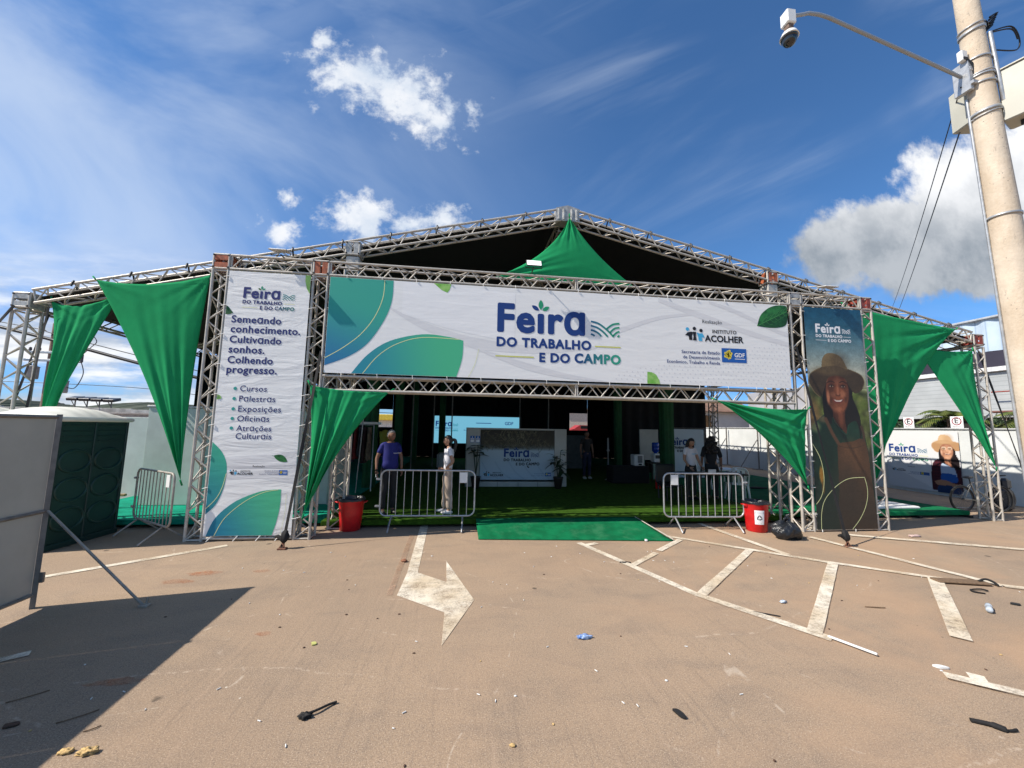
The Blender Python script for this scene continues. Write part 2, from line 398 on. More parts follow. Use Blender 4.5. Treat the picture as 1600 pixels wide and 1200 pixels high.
flat([(3.80, -1.69), (3.94, -1.66), (4.33, -2.02), (4.34, -2.84), (3.78, -2.37)])
flat([(4.33, -2.02), (4.30, -1.23), (4.66, -2.56), (4.34, -3.48), (4.34, -2.84)])
flat([(3.60, .2), (3.68, .2), (3.73, -2.36), (3.66, -2.36)], 1)
strip((-1.6, -2.3), (.83, -.26), .11); strip((-.2, -4.05), (.95, -3.28), .09)
for a, b, w_ in (((6.52, -.46), (7.31, -2.62), .11), ((7.31, -2.62), (8.02, -3.70), .12), ((6.56, -.62), (6.82, -.50), .1), ((6.91, -1.66), (7.60, -1.08), .09),
                 ((7.70, -.98), (8.42, -.38), .10), ((8.3, -.16), (10.05, -1.70), .11), ((10.05, -1.70), (11.15, -2.52), .11), ((9.50, .75), (9.70, -1.33), .12),
                 ((7.35, -2.66), (9.29, -1.02), .115), ((7.95, -3.58), (10.08, -1.74), .125), ((10.93, -2.42), (9.29, -3.82), .15),
                 ((11.02, -.38), (11.55, -2.72), .12), ((11.55, -2.72), (13.4, -3.7), .12), ((11.95, -.30), (15.6, -2.0), .14), ((8.42, -4.30), (9.7, -5.3), .10), ((8.68, -4.32), (8.57, -4.44), .1)):
    strip(a, b, w_)
strip((16.4, 2.2), (19.5, 2.0), .1)
tag(mk.build('ground_markings', [linep, faint]), None, None, kind='structure')
# orange marking-spray patches
sp = MB(); om = paint_mat('orange_ground_spray', (.52, .19, .08), .46)
for x, y, a, b in ((1.06, -1.75, .20, .09), (1.22, -1.48, .22, .10), (2.70, -3.12, .075, .05), (1.95, -3.75, .22, .06), (1.9, -1.45, .12, .06)):
    rng = random.Random(int(x*99)); n = 22
    sp.add([(x, y, .004)] + [(x+a*math.cos(2*math.pi*i/n)*rng.uniform(.55, 1.1), y+b*math.sin(2*math.pi*i/n)*rng.uniform(.55, 1.1), .004) for i in range(n)], [(0, 1+i, 1+(i+1) % n) for i in range(n)])
tag(sp.build('ground_spray_marks', om), None, None, kind='structure')

# ------------------------------------------------------------------ entrance truss frame
XC = (0., 1.68, 11.24, 12.94); T = .3; HT = 4.93; HB = 2.83
Z3, X3, Y3 = (0, 0, 1), (1, 0, 0), (0, 1, 0)
fr = thing('entrance_truss_frame', 'bare aluminium truss portal carrying the three printed banners', 'truss frame', (6.62, .15, 0))
for x in XC: part('column', MB().truss((x, 0, 0), (x, 0, HT-T), (X3, Y3)), alu, fr)
for a, b in ((XC[0]+T, XC[1]), (XC[1]+T, 6.62), (6.62, XC[2]), (XC[2]+T, XC[3])):
    part('top_beam', MB().truss((a, 0, HT-T), (b, 0, HT-T), (Z3, Y3)), alu, fr)
for a, b in ((XC[1]+T, 6.62), (6.62, XC[2])): part('middle_beam', MB().truss((a, 0, HB-T), (b, 0, HB-T), (Z3, Y3)), alu, fr)
for a, b in ((XC[0]+T, XC[1]), (XC[2]+T, XC[3])): part('bottom_beam', MB().truss((a, 0, .015), (b, 0, .015), (Z3, Y3)), alu, fr)
def corner(mb, x, y, z, horiz, s=T):
    """cube node: tube frame with two bars of plate per face and a gap between"""
    r = .024; k = s-2*r
    P_ = [(x+r+a*k, y+r+b*k, z+r+c_*k) for a in (0, 1) for b in (0, 1) for c_ in (0, 1)]
    for i in range(8):
        for j in range(i+1, 8):
            if sum(abs(P_[i][q]-P_[j][q]) > .01 for q in range(3)) == 1: mb.tube([P_[i], P_[j]], r, 8, 1)
    for yy in (y+.012, y+s-.012):
        for t in (.26, .74):
            if horiz: mb.bbox((x+s/2, yy, z+s*t), (s*.84, .014, s*.36), .006, 0)
            else: mb.bbox((x+s*t, yy, z+s/2), (s*.36, .014, s*.84), .006, 0)
    for xx in (x+.012, x+s-.012):
        for t in (.26, .74): mb.bbox((xx, y+s/2, z+s*t), (.014, s*.84, s*.36), .006, 0)
    for q in ((x+.03, y-.006), (x+s-.03, y-.006)):
        for zz in (z+.04, z+s-.04): mb.bbox((q[0], q[1], zz), (.03, .012, .03), .004, 2)
for x, mm, hz, lb in ((XC[0], rust, True, 'orange corner block'), (XC[1], rust, False, 'orange corner block'), (XC[2], greyblk, True, 'grey corner block'), (XC[3], redblk, False, 'dark red corner block')):
    mb = MB(); corner(mb, x, 0, HT-T, hz); o = part('corner_block', mb, [mm, alu, black], fr); o['label'] = lb

# ------------------------------------------------------------------ the tent
YG = .65; PK = (6.61, 6.79); EL_ = (-3.62, 4.22); ER = (17.09, 4.45)
ROWS = (YG, 4.6, 8.6, 12.6, 16.6); YB = 17.2
tent = thing('event_tent', 'wide gabled truss tent with black lined roof behind the entrance portal', 'tent', (6.62, 9, 0))
def roofz(x): return (EL_[1]+(PK[1]-EL_[1])*(x-EL_[0])/(PK[0]-EL_[0])) if x < PK[0] else (ER[1]+(PK[1]-ER[1])*(ER[0]-x)/(ER[0]-PK[0]))
for ri, y in enumerate(ROWS):
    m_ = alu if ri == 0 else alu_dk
    for s_, E_ in ((-1, EL_), (1, ER)):
        d = Vector((E_[0]-PK[0], 0, E_[1]-PK[1])).normalized(); n = Vector((-d.z, 0, d.x)); n = n if n.z > 0 else -n
        A = Vector((PK[0], y, PK[1]))+d*.22 - n*T; B = Vector((E_[0], y, E_[1]))-d*.30 - n*T
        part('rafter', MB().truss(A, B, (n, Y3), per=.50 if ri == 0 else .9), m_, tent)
    mb = MB(); mb.prism([(-.26, -.34), (.26, -.34), (.26, -.05), (0, .02), (-.26, -.05)], 0, T)
    mb.v = [(PK[0]+p[0], y+T-p[2], PK[1]+p[1]) for p in mb.v]; mb.f = [f[::-1] for f in mb.f]
    for q in (-.20, -.09, .09, .20): mb.bbox((PK[0]+q, y-.004, PK[1]-.19), (.05, .014, .25), .006)
    part('ridge_block', mb, greyblk, tent)
    for x0, E_ in ((EL_[0], EL_), (ER[0]-T, ER)):
        zt = E_[1]-T
        if ri == 0: part('column', MB().truss((x0, y, 0), (x0, y, zt-.02), (X3, Y3)), alu, tent)
        mb = MB(); corner(mb, x0, y, zt, x0 < 0)
        o = part('eave_block', mb, [greyblk if x0 < 0 else redblk, alu, black], tent)
for x in (2.02, 11.32):
    zt = roofz(x+.15)-T-.34
    part('column', MB().truss((x, YG, 0), (x, YG, zt), (X3, Y3)), alu, tent)
    mb = MB(); corner(mb, x, YG-.004, zt+.30, False); o = part('junction_block', mb, [greyblk if x < 5 else rust, alu, black], tent)
    part('collar', MB().bbox((x+.15, YG+.15, zt+.15), (.26, .26, .28), .02), alu, tent)
for x0, E_ in ((EL_[0], EL_), (ER[0]-T, ER)):
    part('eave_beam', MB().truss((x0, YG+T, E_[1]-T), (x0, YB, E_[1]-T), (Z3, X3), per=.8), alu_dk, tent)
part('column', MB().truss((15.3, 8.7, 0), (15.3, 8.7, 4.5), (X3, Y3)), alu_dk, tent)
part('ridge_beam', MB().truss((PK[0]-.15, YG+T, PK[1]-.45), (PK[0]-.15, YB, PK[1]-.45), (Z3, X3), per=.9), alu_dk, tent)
# roof skin: outer white sheet over a black lining, hung just under the top chords
canopy_out = mat('canopy_outer', (.60, .60, .58), .6, 0, .1, 1.5); lining = mat('canopy_black_lining', (.004, .004, .005), .85, 0, .2, 2)
cm = MB()
for E_, sgn in ((EL_, -1), (ER, 1)):
    for k, (off, mi) in enumerate(((-.105, 0), (-.13, 1))):
        cols_ = 26; rows_ = 34
        def fn(u, v, off=off, E_=E_):
            x = PK[0]+(E_[0]-PK[0])*(u*.985); y = YG+.17+(YB-YG)*v
            return (x, y, roofz(x)+off-.05*abs(math.sin(v*math.pi*4))*math.sin(u*math.pi))
        cm.grid(fn, cols_, rows_, mi)
part('canopy', cm, [canopy_out, lining], tent)
# black tie straps on the front rafters
tie = []
for E_ in (EL_, ER):
    L_ = math.hypot(E_[0]-PK[0], E_[1]-PK[1]); n_ = 11
    for i in range(1, n_):
        f_ = i/n_; x = PK[0]+(E_[0]-PK[0])*f_; z = roofz(x)
        mb = MB(); mb.tube([(x, YG-.012, z-.09), (x+.012, YG-.014, z-.02), (x, YG+.02, z+.022), (x-.02, YG+.09, z-.02), (x-.03, YG+.14, z-.11)], .016, 5)
        part('tie_strap', mb, black, tent)
# black sheets at the back and far sides, added to keep the interior dark
cu_ = MB()
def blackout_sheet(a, b, z0, z1, mb, fold=.05, per=.5):
    a, b = Vector(a), Vector(b); L = (b-a).length; d = (b-a)/L; n = Vector((-d.y, d.x)); k = int(L/per*6)
    def fn(u, v):
        p = a+(b-a)*u+n*(fold*math.sin(u*L/per*2*math.pi)*(1-.6*v)); return (p.x, p.y, z0+(z1-z0)*v)
    mb.grid(fn, max(4, k), 4)
for (xa, xb, za, zb) in ((-3.2, -.95, .15, 4.3), (-.95, .36, .15, 1.85), (-.95, .36, 2.9, 5.2), (.36, 11.2, .15, 5.4), (11.2, 12.38, .15, 1.86), (11.2, 12.38, 2.93, 5.4), (12.38, 16.6, .15, 4.6)):
    mb = MB(); blackout_sheet((xa, 17.0), (xb, 17.0), za, zb, mb); part('blackout_sheet', mb, blackcloth, tent, .006)
mb = MB(); blackout_sheet((-3.25, 5.2), (-3.25, 17), .15, 4.0, mb); part('blackout_sheet', mb, blackcloth, tent, .006)  # left side closed off, added to darken the tent
mb = MB(); blackout_sheet((11.2, 9.1), (15.25, 9.1), .15, 4.6, mb); part('blackout_sheet', mb, blackcloth, tent, .006)  # black partition of the tent itself, not one of the added sheets
mb = MB(); blackout_sheet((15.25, 9.1), (15.25, 17), .15, 4.5, mb); part('blackout_sheet', mb, blackcloth, tent, .006)  # right side behind the partition, added to shut daylight out
mb = MB()
def gab(u, v):
    x = -3.3+(20.1)*u; return (x, 17.05, 4.0+(roofz(x)-.2-4.0)*v)
mb.grid(gab, 20, 3); part('gable_blackout', mb, blackcloth, tent, .006)  # back gable closed in black, added to hold light out of the roof
# interior posts wrapped in green cloth: things of their own
for k, (x, y, w_) in enumerate(((1.64, 4.75, .34), (10.93, 4.75, .36), (1.86, 8.55, .30), (10.93, 8.75, .28), (2.0, 12.6, .3), (3.35, 12.6, .3))):
    mb = MB(); ztop = roofz(x)-.5
    def fn(u, v):
        a = u*2*math.pi; rr = w_/2*(1+.05*math.sin(9*a)+.02*math.sin(23*a+v*4)) / max(abs(math.cos(a)), abs(math.sin(a)))**.8
        return (x+w_/2+rr*math.cos(a), y+w_/2+rr*math.sin(a), .15+(ztop-.15)*v)
    mb.grid(fn, 48, 6)
    lb = ('wide green wrapped post beside the clothes rail', 'wide green wrapped post beside the water dispenser', 'slimmer green wrapped post behind the man in blue', 'thin green wrapped post behind the bare table',
          'dim green wrapped post deep in the tent left of the screen', 'dim green wrapped post overlapping the screen edge')[k]
    one('wrapped_post', mb, columnm, lb, 'post', (x+w_/2, y+w_/2, .15), 'green wrapped tent posts')

# ------------------------------------------------------------------ stage floor and ramp
fl = thing('raised_floor', 'low carpeted timber floor that fills the whole tent', 'floor', (6.62, 8, 0))
def slab(x0, x1, y0, y1, z0, z1): return MB().bbox(((x0+x1)/2, (y0+y1)/2, (z0+z1)/2), (x1-x0, y1-y0, z1-z0), .012)
part('carpet', slab(1.9, 11.55, .72, 17, .055, .15), grasscarpet, fl)
o = part('side_carpet', slab(-3.3, 1.895, .95, 17, .055, .15), turq, fl); o['label'] = 'bright emerald carpet left of the entrance'
o = part('side_carpet', slab(11.555, 16.75, 1.05, 17, .055, .15), carpet, fl); o['label'] = 'emerald carpet at the right side'
mb = MB()
for i in range(15): mb.box((-2.9+i*1.4, 1.45, .026), (.09, .9, .05))
part('timber_bearers', mb, dark, fl)
part('skirt', slab(-3.2, 16.6, 1.2, 1.24, .0, .054), dark, fl)
def ramp(u, v):
    x = (4.78+(8.24-4.78)*u) if True else 0; xl = 4.79+.02*v; xr = 8.05+.19*v*1.0
    x = xl+(xr-xl)*u; y = .70+(-.16-.30*u-.70)*v
    z = .158*(1-v)+.012+.006*math.sin(u*17)*math.sin(v*3)*v
    return (x, y, z)
rt = thing('entrance_ramp', 'flat green carpeted ramp lying on the asphalt before the entrance', 'ramp', (6.5, .2, 0))
mb = MB(); mb.grid(ramp, 40, 12); part('carpet', mb, carpet, rt, .012)
mb = MB(); mb.tube([ (8.05+.012, .70, .17), (8.24+.012, -.46, .03)], .012, 6); part('edge_strip', mb, alu, rt)
# ------------------------------------------------------------------ lettering
_TC = {}
def text2d(s, bold=0.0, sp=1.0):
    """outline of a line of text as flat faces, unit size, left edge at 0, baseline at 0"""
    key = (s, bold, sp)
    if key in _TC: return _TC[key]
    cu = bpy.data.curves.new('t', 'FONT'); cu.body = s; cu.size = 1; cu.offset = bold; cu.space_character = sp; cu.resolution_u = 3
    o = bpy.data.objects.new('t', cu); COL.objects.link(o)
    dg = bpy.context.evaluated_depsgraph_get(); dg.update()
    me = bpy.data.meshes.new_from_object(o.evaluated_get(dg))
    vs = [(v.co.x, v.co.y) for v in me.vertices]; fs = [tuple(p.vertices) for p in me.polygons]
    bpy.data.objects.remove(o); bpy.data.curves.remove(cu); bpy.data.meshes.remove(me)
    x0 = min(p[0] for p in vs); w_ = max(p[0] for p in vs)-x0
    _TC[key] = ([(x-x0, y) for x, y in vs], fs, w_); return _TC[key]

class Print(MB):
    """flat print: (u, v, layer) -> 3D; every layer lies a few mm proud of the one below"""
    def __init__(s, fn, gap=.0012): super().__init__(); s.fn = fn; s.gap = gap
    def P(s, u, v, k=0): return s.fn(u, v, k*s.gap)
    def sheet(s, u0, u1, v0, v1, mi=0, nu=24, nv=24, ragged=0.):
        s.grid(lambda a, b: s.P(u0+(u1-u0)*a, v0+(v1-v0)*b), nu, nv, mi)
        # back side, so that the cloth has a thickness
        s.grid(lambda a, b: s.fn(u1+(u0-u1)*a, v0+(v1-v0)*b, -.004), nu, nv, mi)
    def poly(s, pts, k, mi): s.add([s.P(u, v, k) for u, v in pts], [tuple(range(len(pts)))], mi)
    def smooth(s, pts, k, mi, n=6, closed=False):
        P_ = [(p.x, p.y) for p in curve_pts([(a, b, 0) for a, b in pts], n)]
        s.poly(P_, k, mi)
    def fan(s, pts, k, mi):
        c = (sum(p[0] for p in pts)/len(pts), sum(p[1] for p in pts)/len(pts)); n = len(pts)
        s.add([s.P(*c, k)]+[s.P(u, v, k) for u, v in pts], [(0, 1+i, 1+(i+1) % n) for i in range(n)], mi)
    def line(s, pts, w_, k, mi, n=6):
        L = [Vector((p.x, p.y)) for p in (curve_pts([(a, b, 0) for a, b in pts], n) if n else [Vector((a, b, 0)) for a, b in pts])]
        vs = []
        for i, p in enumerate(L):
            d = (L[min(i+1, len(L)-1)]-L[max(i-1, 0)]).normalized(); q = Vector((-d.y, d.x))*w_/2
            vs += [s.P(*(p-q), k), s.P(*(p+q), k)]
        s.add(vs, [(2*i, 2*i+2, 2*i+3, 2*i+1) for i in range(len(L)-1)], mi)
    def disc(s, u, v, r, k, mi, n=18, ry=None): s.fan([(u+r*math.cos(2*math.pi*i/n), v+(ry or r)*math.sin(2*math.pi*i/n)) for i in range(n)], k, mi)
    def rect(s, u0, u1, v0, v1, k, mi): s.poly([(u0, v0), (u1, v0), (u1, v1), (u0, v1)], k, mi)
    def text(s, t, u, v, width, k, mi, bold=.0, sp=1.0, hk=1.0, right=False):
        """bold = stroke growth in em; laid as a ring of shifted outlines so that strokes stay clean and corners round"""
        vs, fs, w_ = text2d(t, 0., sp); r = bold; sc = width/(w_+2*r)
        if right: u -= width
        n = 1 if r == 0 else (8 if r < .02 else 14)
        for i in range(n):
            ox, oy = (0, 0) if r == 0 else (r*math.cos(2*math.pi*i/n), r*math.sin(2*math.pi*i/n))
            s.add([s.P(u+(x+r+ox)*sc, v+(y+oy)*sc*hk, k+.02*i) for x, y in vs], fs, mi)
    def leafshape(s, a, b, w_, k, mi, n=10, bend=0.):
        a, b = Vector(a), Vector(b); d = b-a; q = Vector((-d.y, d.x)).normalized()
        up = [a+d*t+q*(w_*math.sin(math.pi*t)**.8+bend*math.sin(math.pi*t)) for t in [i/n for i in range(n+1)]]
        dn = [a+d*t-q*(w_*math.sin(math.pi*t)**.8-bend*math.sin(math.pi*t)) for t in [i/n for i in range(n-1, 0, -1)]]
        s.fan([(p.x, p.y) for p in up+dn], k, mi)
    def logo(s, u, v, width, k, M_, yl=True, thin=False):
        """the fair's name: u = left, v = baseline of the first word; M_ = (name, crown_a, crown_b, field, second, third, bars)"""
        f = width/2.43
        L = lambda x: u+x*f
        s.text('Fe\u0131r\u0251', L(0), v, 1.715*f, k, M_[0], .038, 1.09, 1.0)
        for (a, b, w_, mi) in (((.835, .44), (.835, .64), .045, M_[2]), ((.80, .43), (.66, .52), .04, M_[1]), ((.87, .43), (1.00, .51), .04, M_[2])):
            s.leafshape((L(a[0]), v+a[1]*f), (L(b[0]), v+b[1]*f), w_*f, k, mi)
        # ploughed field
        x0, y0 = 1.83, -.02; q = lambda x, y: (L(x0+x), v+(y0+y)*f); w_ = .036*f
        for P_ in (((0, .29), (.16, .25), (.33, .13), (.46, 0)), ((0, .205), (.13, .17), (.25, .09), (.34, 0)), ((0, .12), (.10, .09), (.17, .045), (.21, 0)), ((0, .04), (.05, .02), (.075, 0)),
                   ((.58, .275), (.46, .255), (.37, .20), (.32, .155)), ((.58, .195), (.49, .175), (.43, .13), (.39, .085)), ((.58, .115), (.53, .095), (.48, .055), (.455, .02)), ((.58, .035), (.555, .02), (.54, 0))):
            s.line([q(*p) for p in P_], w_, k, M_[3])
        s.text('DO TRABALHO', L(-.005), v-.295*f, 1.84*f, k, M_[4], .046, 1.12)
        s.text('E DO', L(.815), v-.565*f, .60*f, k, M_[4], .046, 1.12); s.text('CAMPO', L(1.50), v-.555*f, .93*f, k, M_[5], .046, 1.12)
        if yl:
            s.rect(L(1.91), L(2.43), v-.235*f, v-.210*f, k, M_[6]); s.rect(L(-.02), L(.71), v-.50*f, v-.475*f, k, M_[6])
    def institute(s, u, v, h, k, M_):
        """three figures arm in arm, then the two-line name; h = height of the figures; M_ = (dark, blue)"""
        for i, (cx_, hy, col, rr) in enumerate(((.22, .80, M_[1], .13), (.75, .86, M_[0], .13), (1.25, .74, M_[0], .13))):
            s.disc(u+cx_*h, v+hy*h, rr*h, k, col)
        s.poly([(u+x*h, v+y*h) for x, y in ((.02, .34), (.22, .56), (.50, .63), (.66, .58), (.55, .30), (.58, .02), (.34, .02), (.30, .30), (.16, .34))], k, M_[0])
        s.poly([(u+x*h, v+y*h) for x, y in ((.62, .62), (.88, .62), (.84, .30), (.90, 0), (.62, 0), (.67, .30))], k+1, M_[0])
        s.poly([(u+x*h, v+y*h) for x, y in ((.92, .60), (1.10, .52), (1.36, .54), (1.52, .22), (1.30, .26), (1.32, -.02), (1.05, -.02), (1.02, .26))], k, M_[1])
        s.text('INSTITUTO', u+2.12*h, v+.60*h, 1.86*h, k, M_[0], .026, 1.06); s.text('ACOLHER', u+1.52*h, v-.02*h, 2.98*h, k, M_[0], .034, 1.02)
    def badge(s, u0, u1, v0, v1, k, M_):
        """blue government plate with a yellow tree and GDF; M_ = (blue, yellow, white)"""
        s.rect(u0, u1, v0, v1, k, M_[0]); w_, h_ = u1-u0, v1-v0; cx_, cy_ = u0+.27*w_, v0+.56*h_
        for i in range(13):
            a = i*2.4; r_ = .028*w_*math.sqrt(i)*1.35; s.disc(cx_+r_*math.cos(a)*1.15, cy_+r_*math.sin(a)*1.1, .052*w_, k+1, M_[1], 8)
        s.poly([(cx_-.02*w_, v0+.2*h_), (cx_+.02*w_, v0+.2*h_), (cx_+.01*w_, cy_), (cx_-.01*w_, cy_)], k+1, M_[1])
        s.text('GDF', u0+.51*w_, v0+.40*h_, .42*w_, k+1, M_[2], .03)
        s.rect(u0+.52*w_, u0+.93*w_, v0+.24*h_, v0+.285*h_, k+1, M_[2])

def pm(name, col, rough=.62, col2=None, axis=None, wr=.0, **kw):
    """printed vinyl; axis = (origin, direction, length) runs a printed colour ramp from col to col2 along the banner"""
    if name in MATS: return MATS[name]
    M = bpy.data.materials.new(name); M.use_nodes = True; t = NT(M.node_tree); b = M.node_tree.nodes['Principled BSDF']
    oc = t.node('ShaderNodeTexCoord').outputs['Object']; c = (*col, 1)
    if axis:
        o_, d_, L_ = axis; x, y, z = t.sep(oc)
        q = t.m('ADD', t.m('MULTIPLY', t.m('SUBTRACT', x, o_[0]), d_[0]/L_), t.m('MULTIPLY', t.m('SUBTRACT', z, o_[1]), d_[1]/L_))
        c = t.mix(t.sstep(q, 0, 1), col, col2)
    elif col2: c = t.mix(t.sstep(t.noise(oc, kw.get('vs', 3.), 5, .6), .35, .65), col, col2)
    t.put(b.inputs['Base Color'], c); b.inputs['Roughness'].default_value = rough; b.inputs['Specular IOR Level'].default_value = .35
    if wr:
        bn = t.node('ShaderNodeBump'); bn.inputs['Strength'].default_value = wr; bn.inputs['Distance'].default_value = .05
        h = t.m('ADD', t.noise(t.map(oc, rot=(0, RAD(24), 0), sc=(.8, 1, 4.0)), 1.3, 4, .5, 1.2), t.m('MULTIPLY', t.noise(t.map(oc, rot=(0, RAD(-20), 0), sc=(.7, 1, 3)), 2.6, 3, .5), .35))
        t.put(bn.inputs['Height'], h); t.l.new(bn.outputs[0], b.inputs['Normal'])
    MATS[name] = M; return M

# ------------------------------------------------------------------ centre banner
YBN = -.012
fnC = lambda u, v, d: (u, YBN-d, v)
C = Print(fnC)
navy = (.010, .045, .20); teal = (.010, .22, .20); gr = (.055, .36, .17); blue = (.02, .11, .33)
oC = (6.62, YBN, 3.7)
cmats = [pm('vinyl_white', (.84, .83, .80), wr=.10), pm('vinyl_grey_wave', (.73, .72, .71), wr=.10), pm('vinyl_lighter_wave', (.86, .85, .83), wr=.10),
         pm('print_leaf_blue_to_green', (.018, .16, .36), col2=(.035, .36, .27), axis=((-4.6, -.85), (.40, .92), 1.5)), pm('print_leaf_teal_to_green', (.018, .25, .33), col2=(.065, .46, .24), axis=((-4.1, -.7), (.96, .25), 1.7)),
         pm('print_yellow_line', (.70, .74, .36)), pm('print_navy', navy), pm('print_teal', (.02, .24, .25)), pm('print_green', (.02, .30, .15)), pm('print_field', (.012, .13, .24), col2=(.02, .30, .17), axis=((.25, 0), (1, 0), .6)),
         pm('print_campo', navy, col2=(.03, .33, .22), axis=((-.1, 0), (1, 0), .95)), pm('print_ochre_bar', (.62, .62, .16)), pm('print_black', (.012, .013, .018)), pm('print_sky_blue', (.07, .42, .68)),
         pm('print_badge_blue', (.015, .11, .40)), pm('print_badge_yellow', (.75, .60, .06)), pm('print_white', (.82, .82, .82)), pm('print_dark_leaf', (.008, .075, .022), col2=(.03, .20, .05), vs=7.), pm('print_leaf_vein', (.06, .26, .07)), pm('print_blurred_leaf', (.14, .42, .05), col2=(.33, .58, .16), vs=4.), pm('print_dot_grey', (.66, .66, .68)),
         pm('print_dark_leaf_half', (.006, .05, .018), col2=(.012, .10, .03), vs=7.)]
u0, u1, v0, v1 = 2.005, 11.16, 2.855, 4.615
C.sheet(u0, u1, v0, v1, 0, 90, 20)
def wave(top, bot, mi, k=1): C.poly([(p.x, p.y) for p in curve_pts([(a, b, 0) for a, b in top], 8)] + [(p.x, p.y) for p in curve_pts([(a, b, 0) for a, b in bot[::-1]], 8)], k, mi)
wave([(3.1, 4.10), (3.7, 3.86), (4.6, 3.62), (5.8, 3.50), (7.0, 3.55)], [(3.1, 4.06), (3.7, 3.72), (4.6, 3.42), (5.8, 3.36), (7.0, 3.50)], 1, 1.00)
wave([(3.3, 4.6), (4.2, 4.58), (5.4, 4.52)], [(3.3, 4.0), (4.2, 3.75), (5.4, 3.55)], 2, 1.12)
wave([(7.5, 3.95), (8.3, 4.22), (9.0, 4.33)], [(7.5, 3.85), (8.3, 4.15), (9.0, 4.28)], 1, 1.24)
wave([(8.3, 4.6), (9.2, 4.35), (10.2, 4.05), (11.15, 3.82)], [(8.3, 4.52), (9.2, 4.22), (10.2, 3.94), (11.15, 3.72)], 1, 1.36)
wave([(9.4, 4.6), (10.0, 4.45), (10.8, 4.12), (11.15, 4.02)], [(9.4, 4.55), (10.0, 4.36), (10.8, 4.04), (11.15, 3.93)], 1, 1.48)
wave([(4.6, 3.45), (5.6, 3.18), (6.5, 2.98), (7.3, 2.86)], [(4.6, 3.42), (5.6, 3.05), (6.5, 2.90), (7.3, 2.858)], 1, 1.60)
for i in range(34):                                              # dotted halftone in the lower right
    for j in range(12):
        uu = 7.4+i*.11+(j % 2)*.055; vv = 2.93+j*.075
        if vv < 2.93+.9*((uu-7.2)/3.9)**.8 and uu < 11.1: C.add([C.P(uu+.013*math.cos(q*math.pi/2), vv+.013*math.sin(q*math.pi/2), 2) for q in range(4)], [(0, 1, 2, 3)], 20)
C.poly([(u0+.004, v1-.004), (u0+.004, 2.99)] + [(p.x, p.y) for p in curve_pts([(u0+.004, 2.985, 0), (2.42, 3.168, 0), (2.735, 3.427, 0), (2.992, 3.855, 0), (3.109, 4.222, 0), (3.122, v1-.004, 0)], 6)], 2.2, 3)
C.line([(2.01, 3.12), (2.301, 3.314), (2.594, 3.573), (2.82, 3.905), (2.947, 4.273), (2.965, 4.61)], .013, 2.8, 5)
C.poly([(p.x, p.y) for p in curve_pts([(2.473, 2.86, 0), (2.747, 3.217, 0), (3.124, 3.481, 0), (3.687, 3.627, 0), (4.153, 3.602, 0), (4.437, 3.543, 0)], 6)] + [(p.x, p.y) for p in curve_pts([(4.437, 3.543, 0), (4.425, 3.204, 0), (4.331, 2.86, 0)], 5)][1:], 2.2, 4)
C.line([(2.67, 2.862), (2.915, 3.189), (3.24, 3.427), (3.69, 3.567), (4.36, 3.563)], .012, 2.8, 5)
C.line([(4.73, 3.40), (4.66, 3.1), (4.55, 2.862)], .008, 2.8, 5)
C.logo(5.062, 3.772, 2.435, 3, (6, 6, 8, 9, 6, 10, 11))
C.text('Realiza\u00e7\u00e3o', 9.236, 4.13, .43, 3, 12, 0, 1.0)
C.institute(8.845, 3.765, .285, 3, (12, 13))
C.text('Secretaria de Estado', 9.59, 3.495, .82, 3, 6, .016, 1.05, right=True); C.text('de Desenvolvimento', 9.59, 3.392, .79, 3, 6, .016, 1.05, right=True); C.text('Econ\u00f4mico, Trabalho e Renda', 9.59, 3.290, 1.135, 3, 6, .016, 1.05, right=True)
C.badge(9.635, 10.18, 3.345, 3.635, 3, (14, 15, 16))
lf = [(10.455, 4.136), (10.54, 4.36), (10.71, 4.518), (10.9, 4.595), (11.10, 4.605), (11.154, 4.56), (11.154, 4.30), (11.09, 4.17), (10.906, 4.119), (10.68, 4.112)]
C.smooth(lf+[lf[0]], 2, 17); C.poly([(10.455, 4.136), (10.68, 4.112), (10.906, 4.119), (11.09, 4.17), (11.154, 4.30), (11.154, 4.47), (10.8, 4.30)], 3, 21)
C.line([(10.455, 4.136), (10.80, 4.31), (11.15, 4.48)], .014, 4, 18)
for i in range(6):
    t = .15+.14*i; b_ = (10.455+.70*t, 4.136+.35*t); C.line([b_, (b_[0]+.05, b_[1]+.09), (b_[0]+.13, b_[1]+.15)], .007, 4, 18); C.line([b_, (b_[0]+.08, b_[1]-.05), (b_[0]+.15, b_[1]-.07+.02*i)], .006, 4, 18)
C.poly([(8.035, 2.858), (8.038, 3.09), (8.13, 3.085), (8.22, 3.04), (8.285, 2.93), (8.30, 2.858)], 3, 19); C.poly([(3.855, 4.612), (4.18, 4.612), (4.15, 4.50), (4.11, 4.445), (4.0, 4.49)], 3, 19)
one('entrance_banner', C, cmats, 'wide white centre banner over the entrance with large fair logo and teal leaf shapes', 'banner', oC)

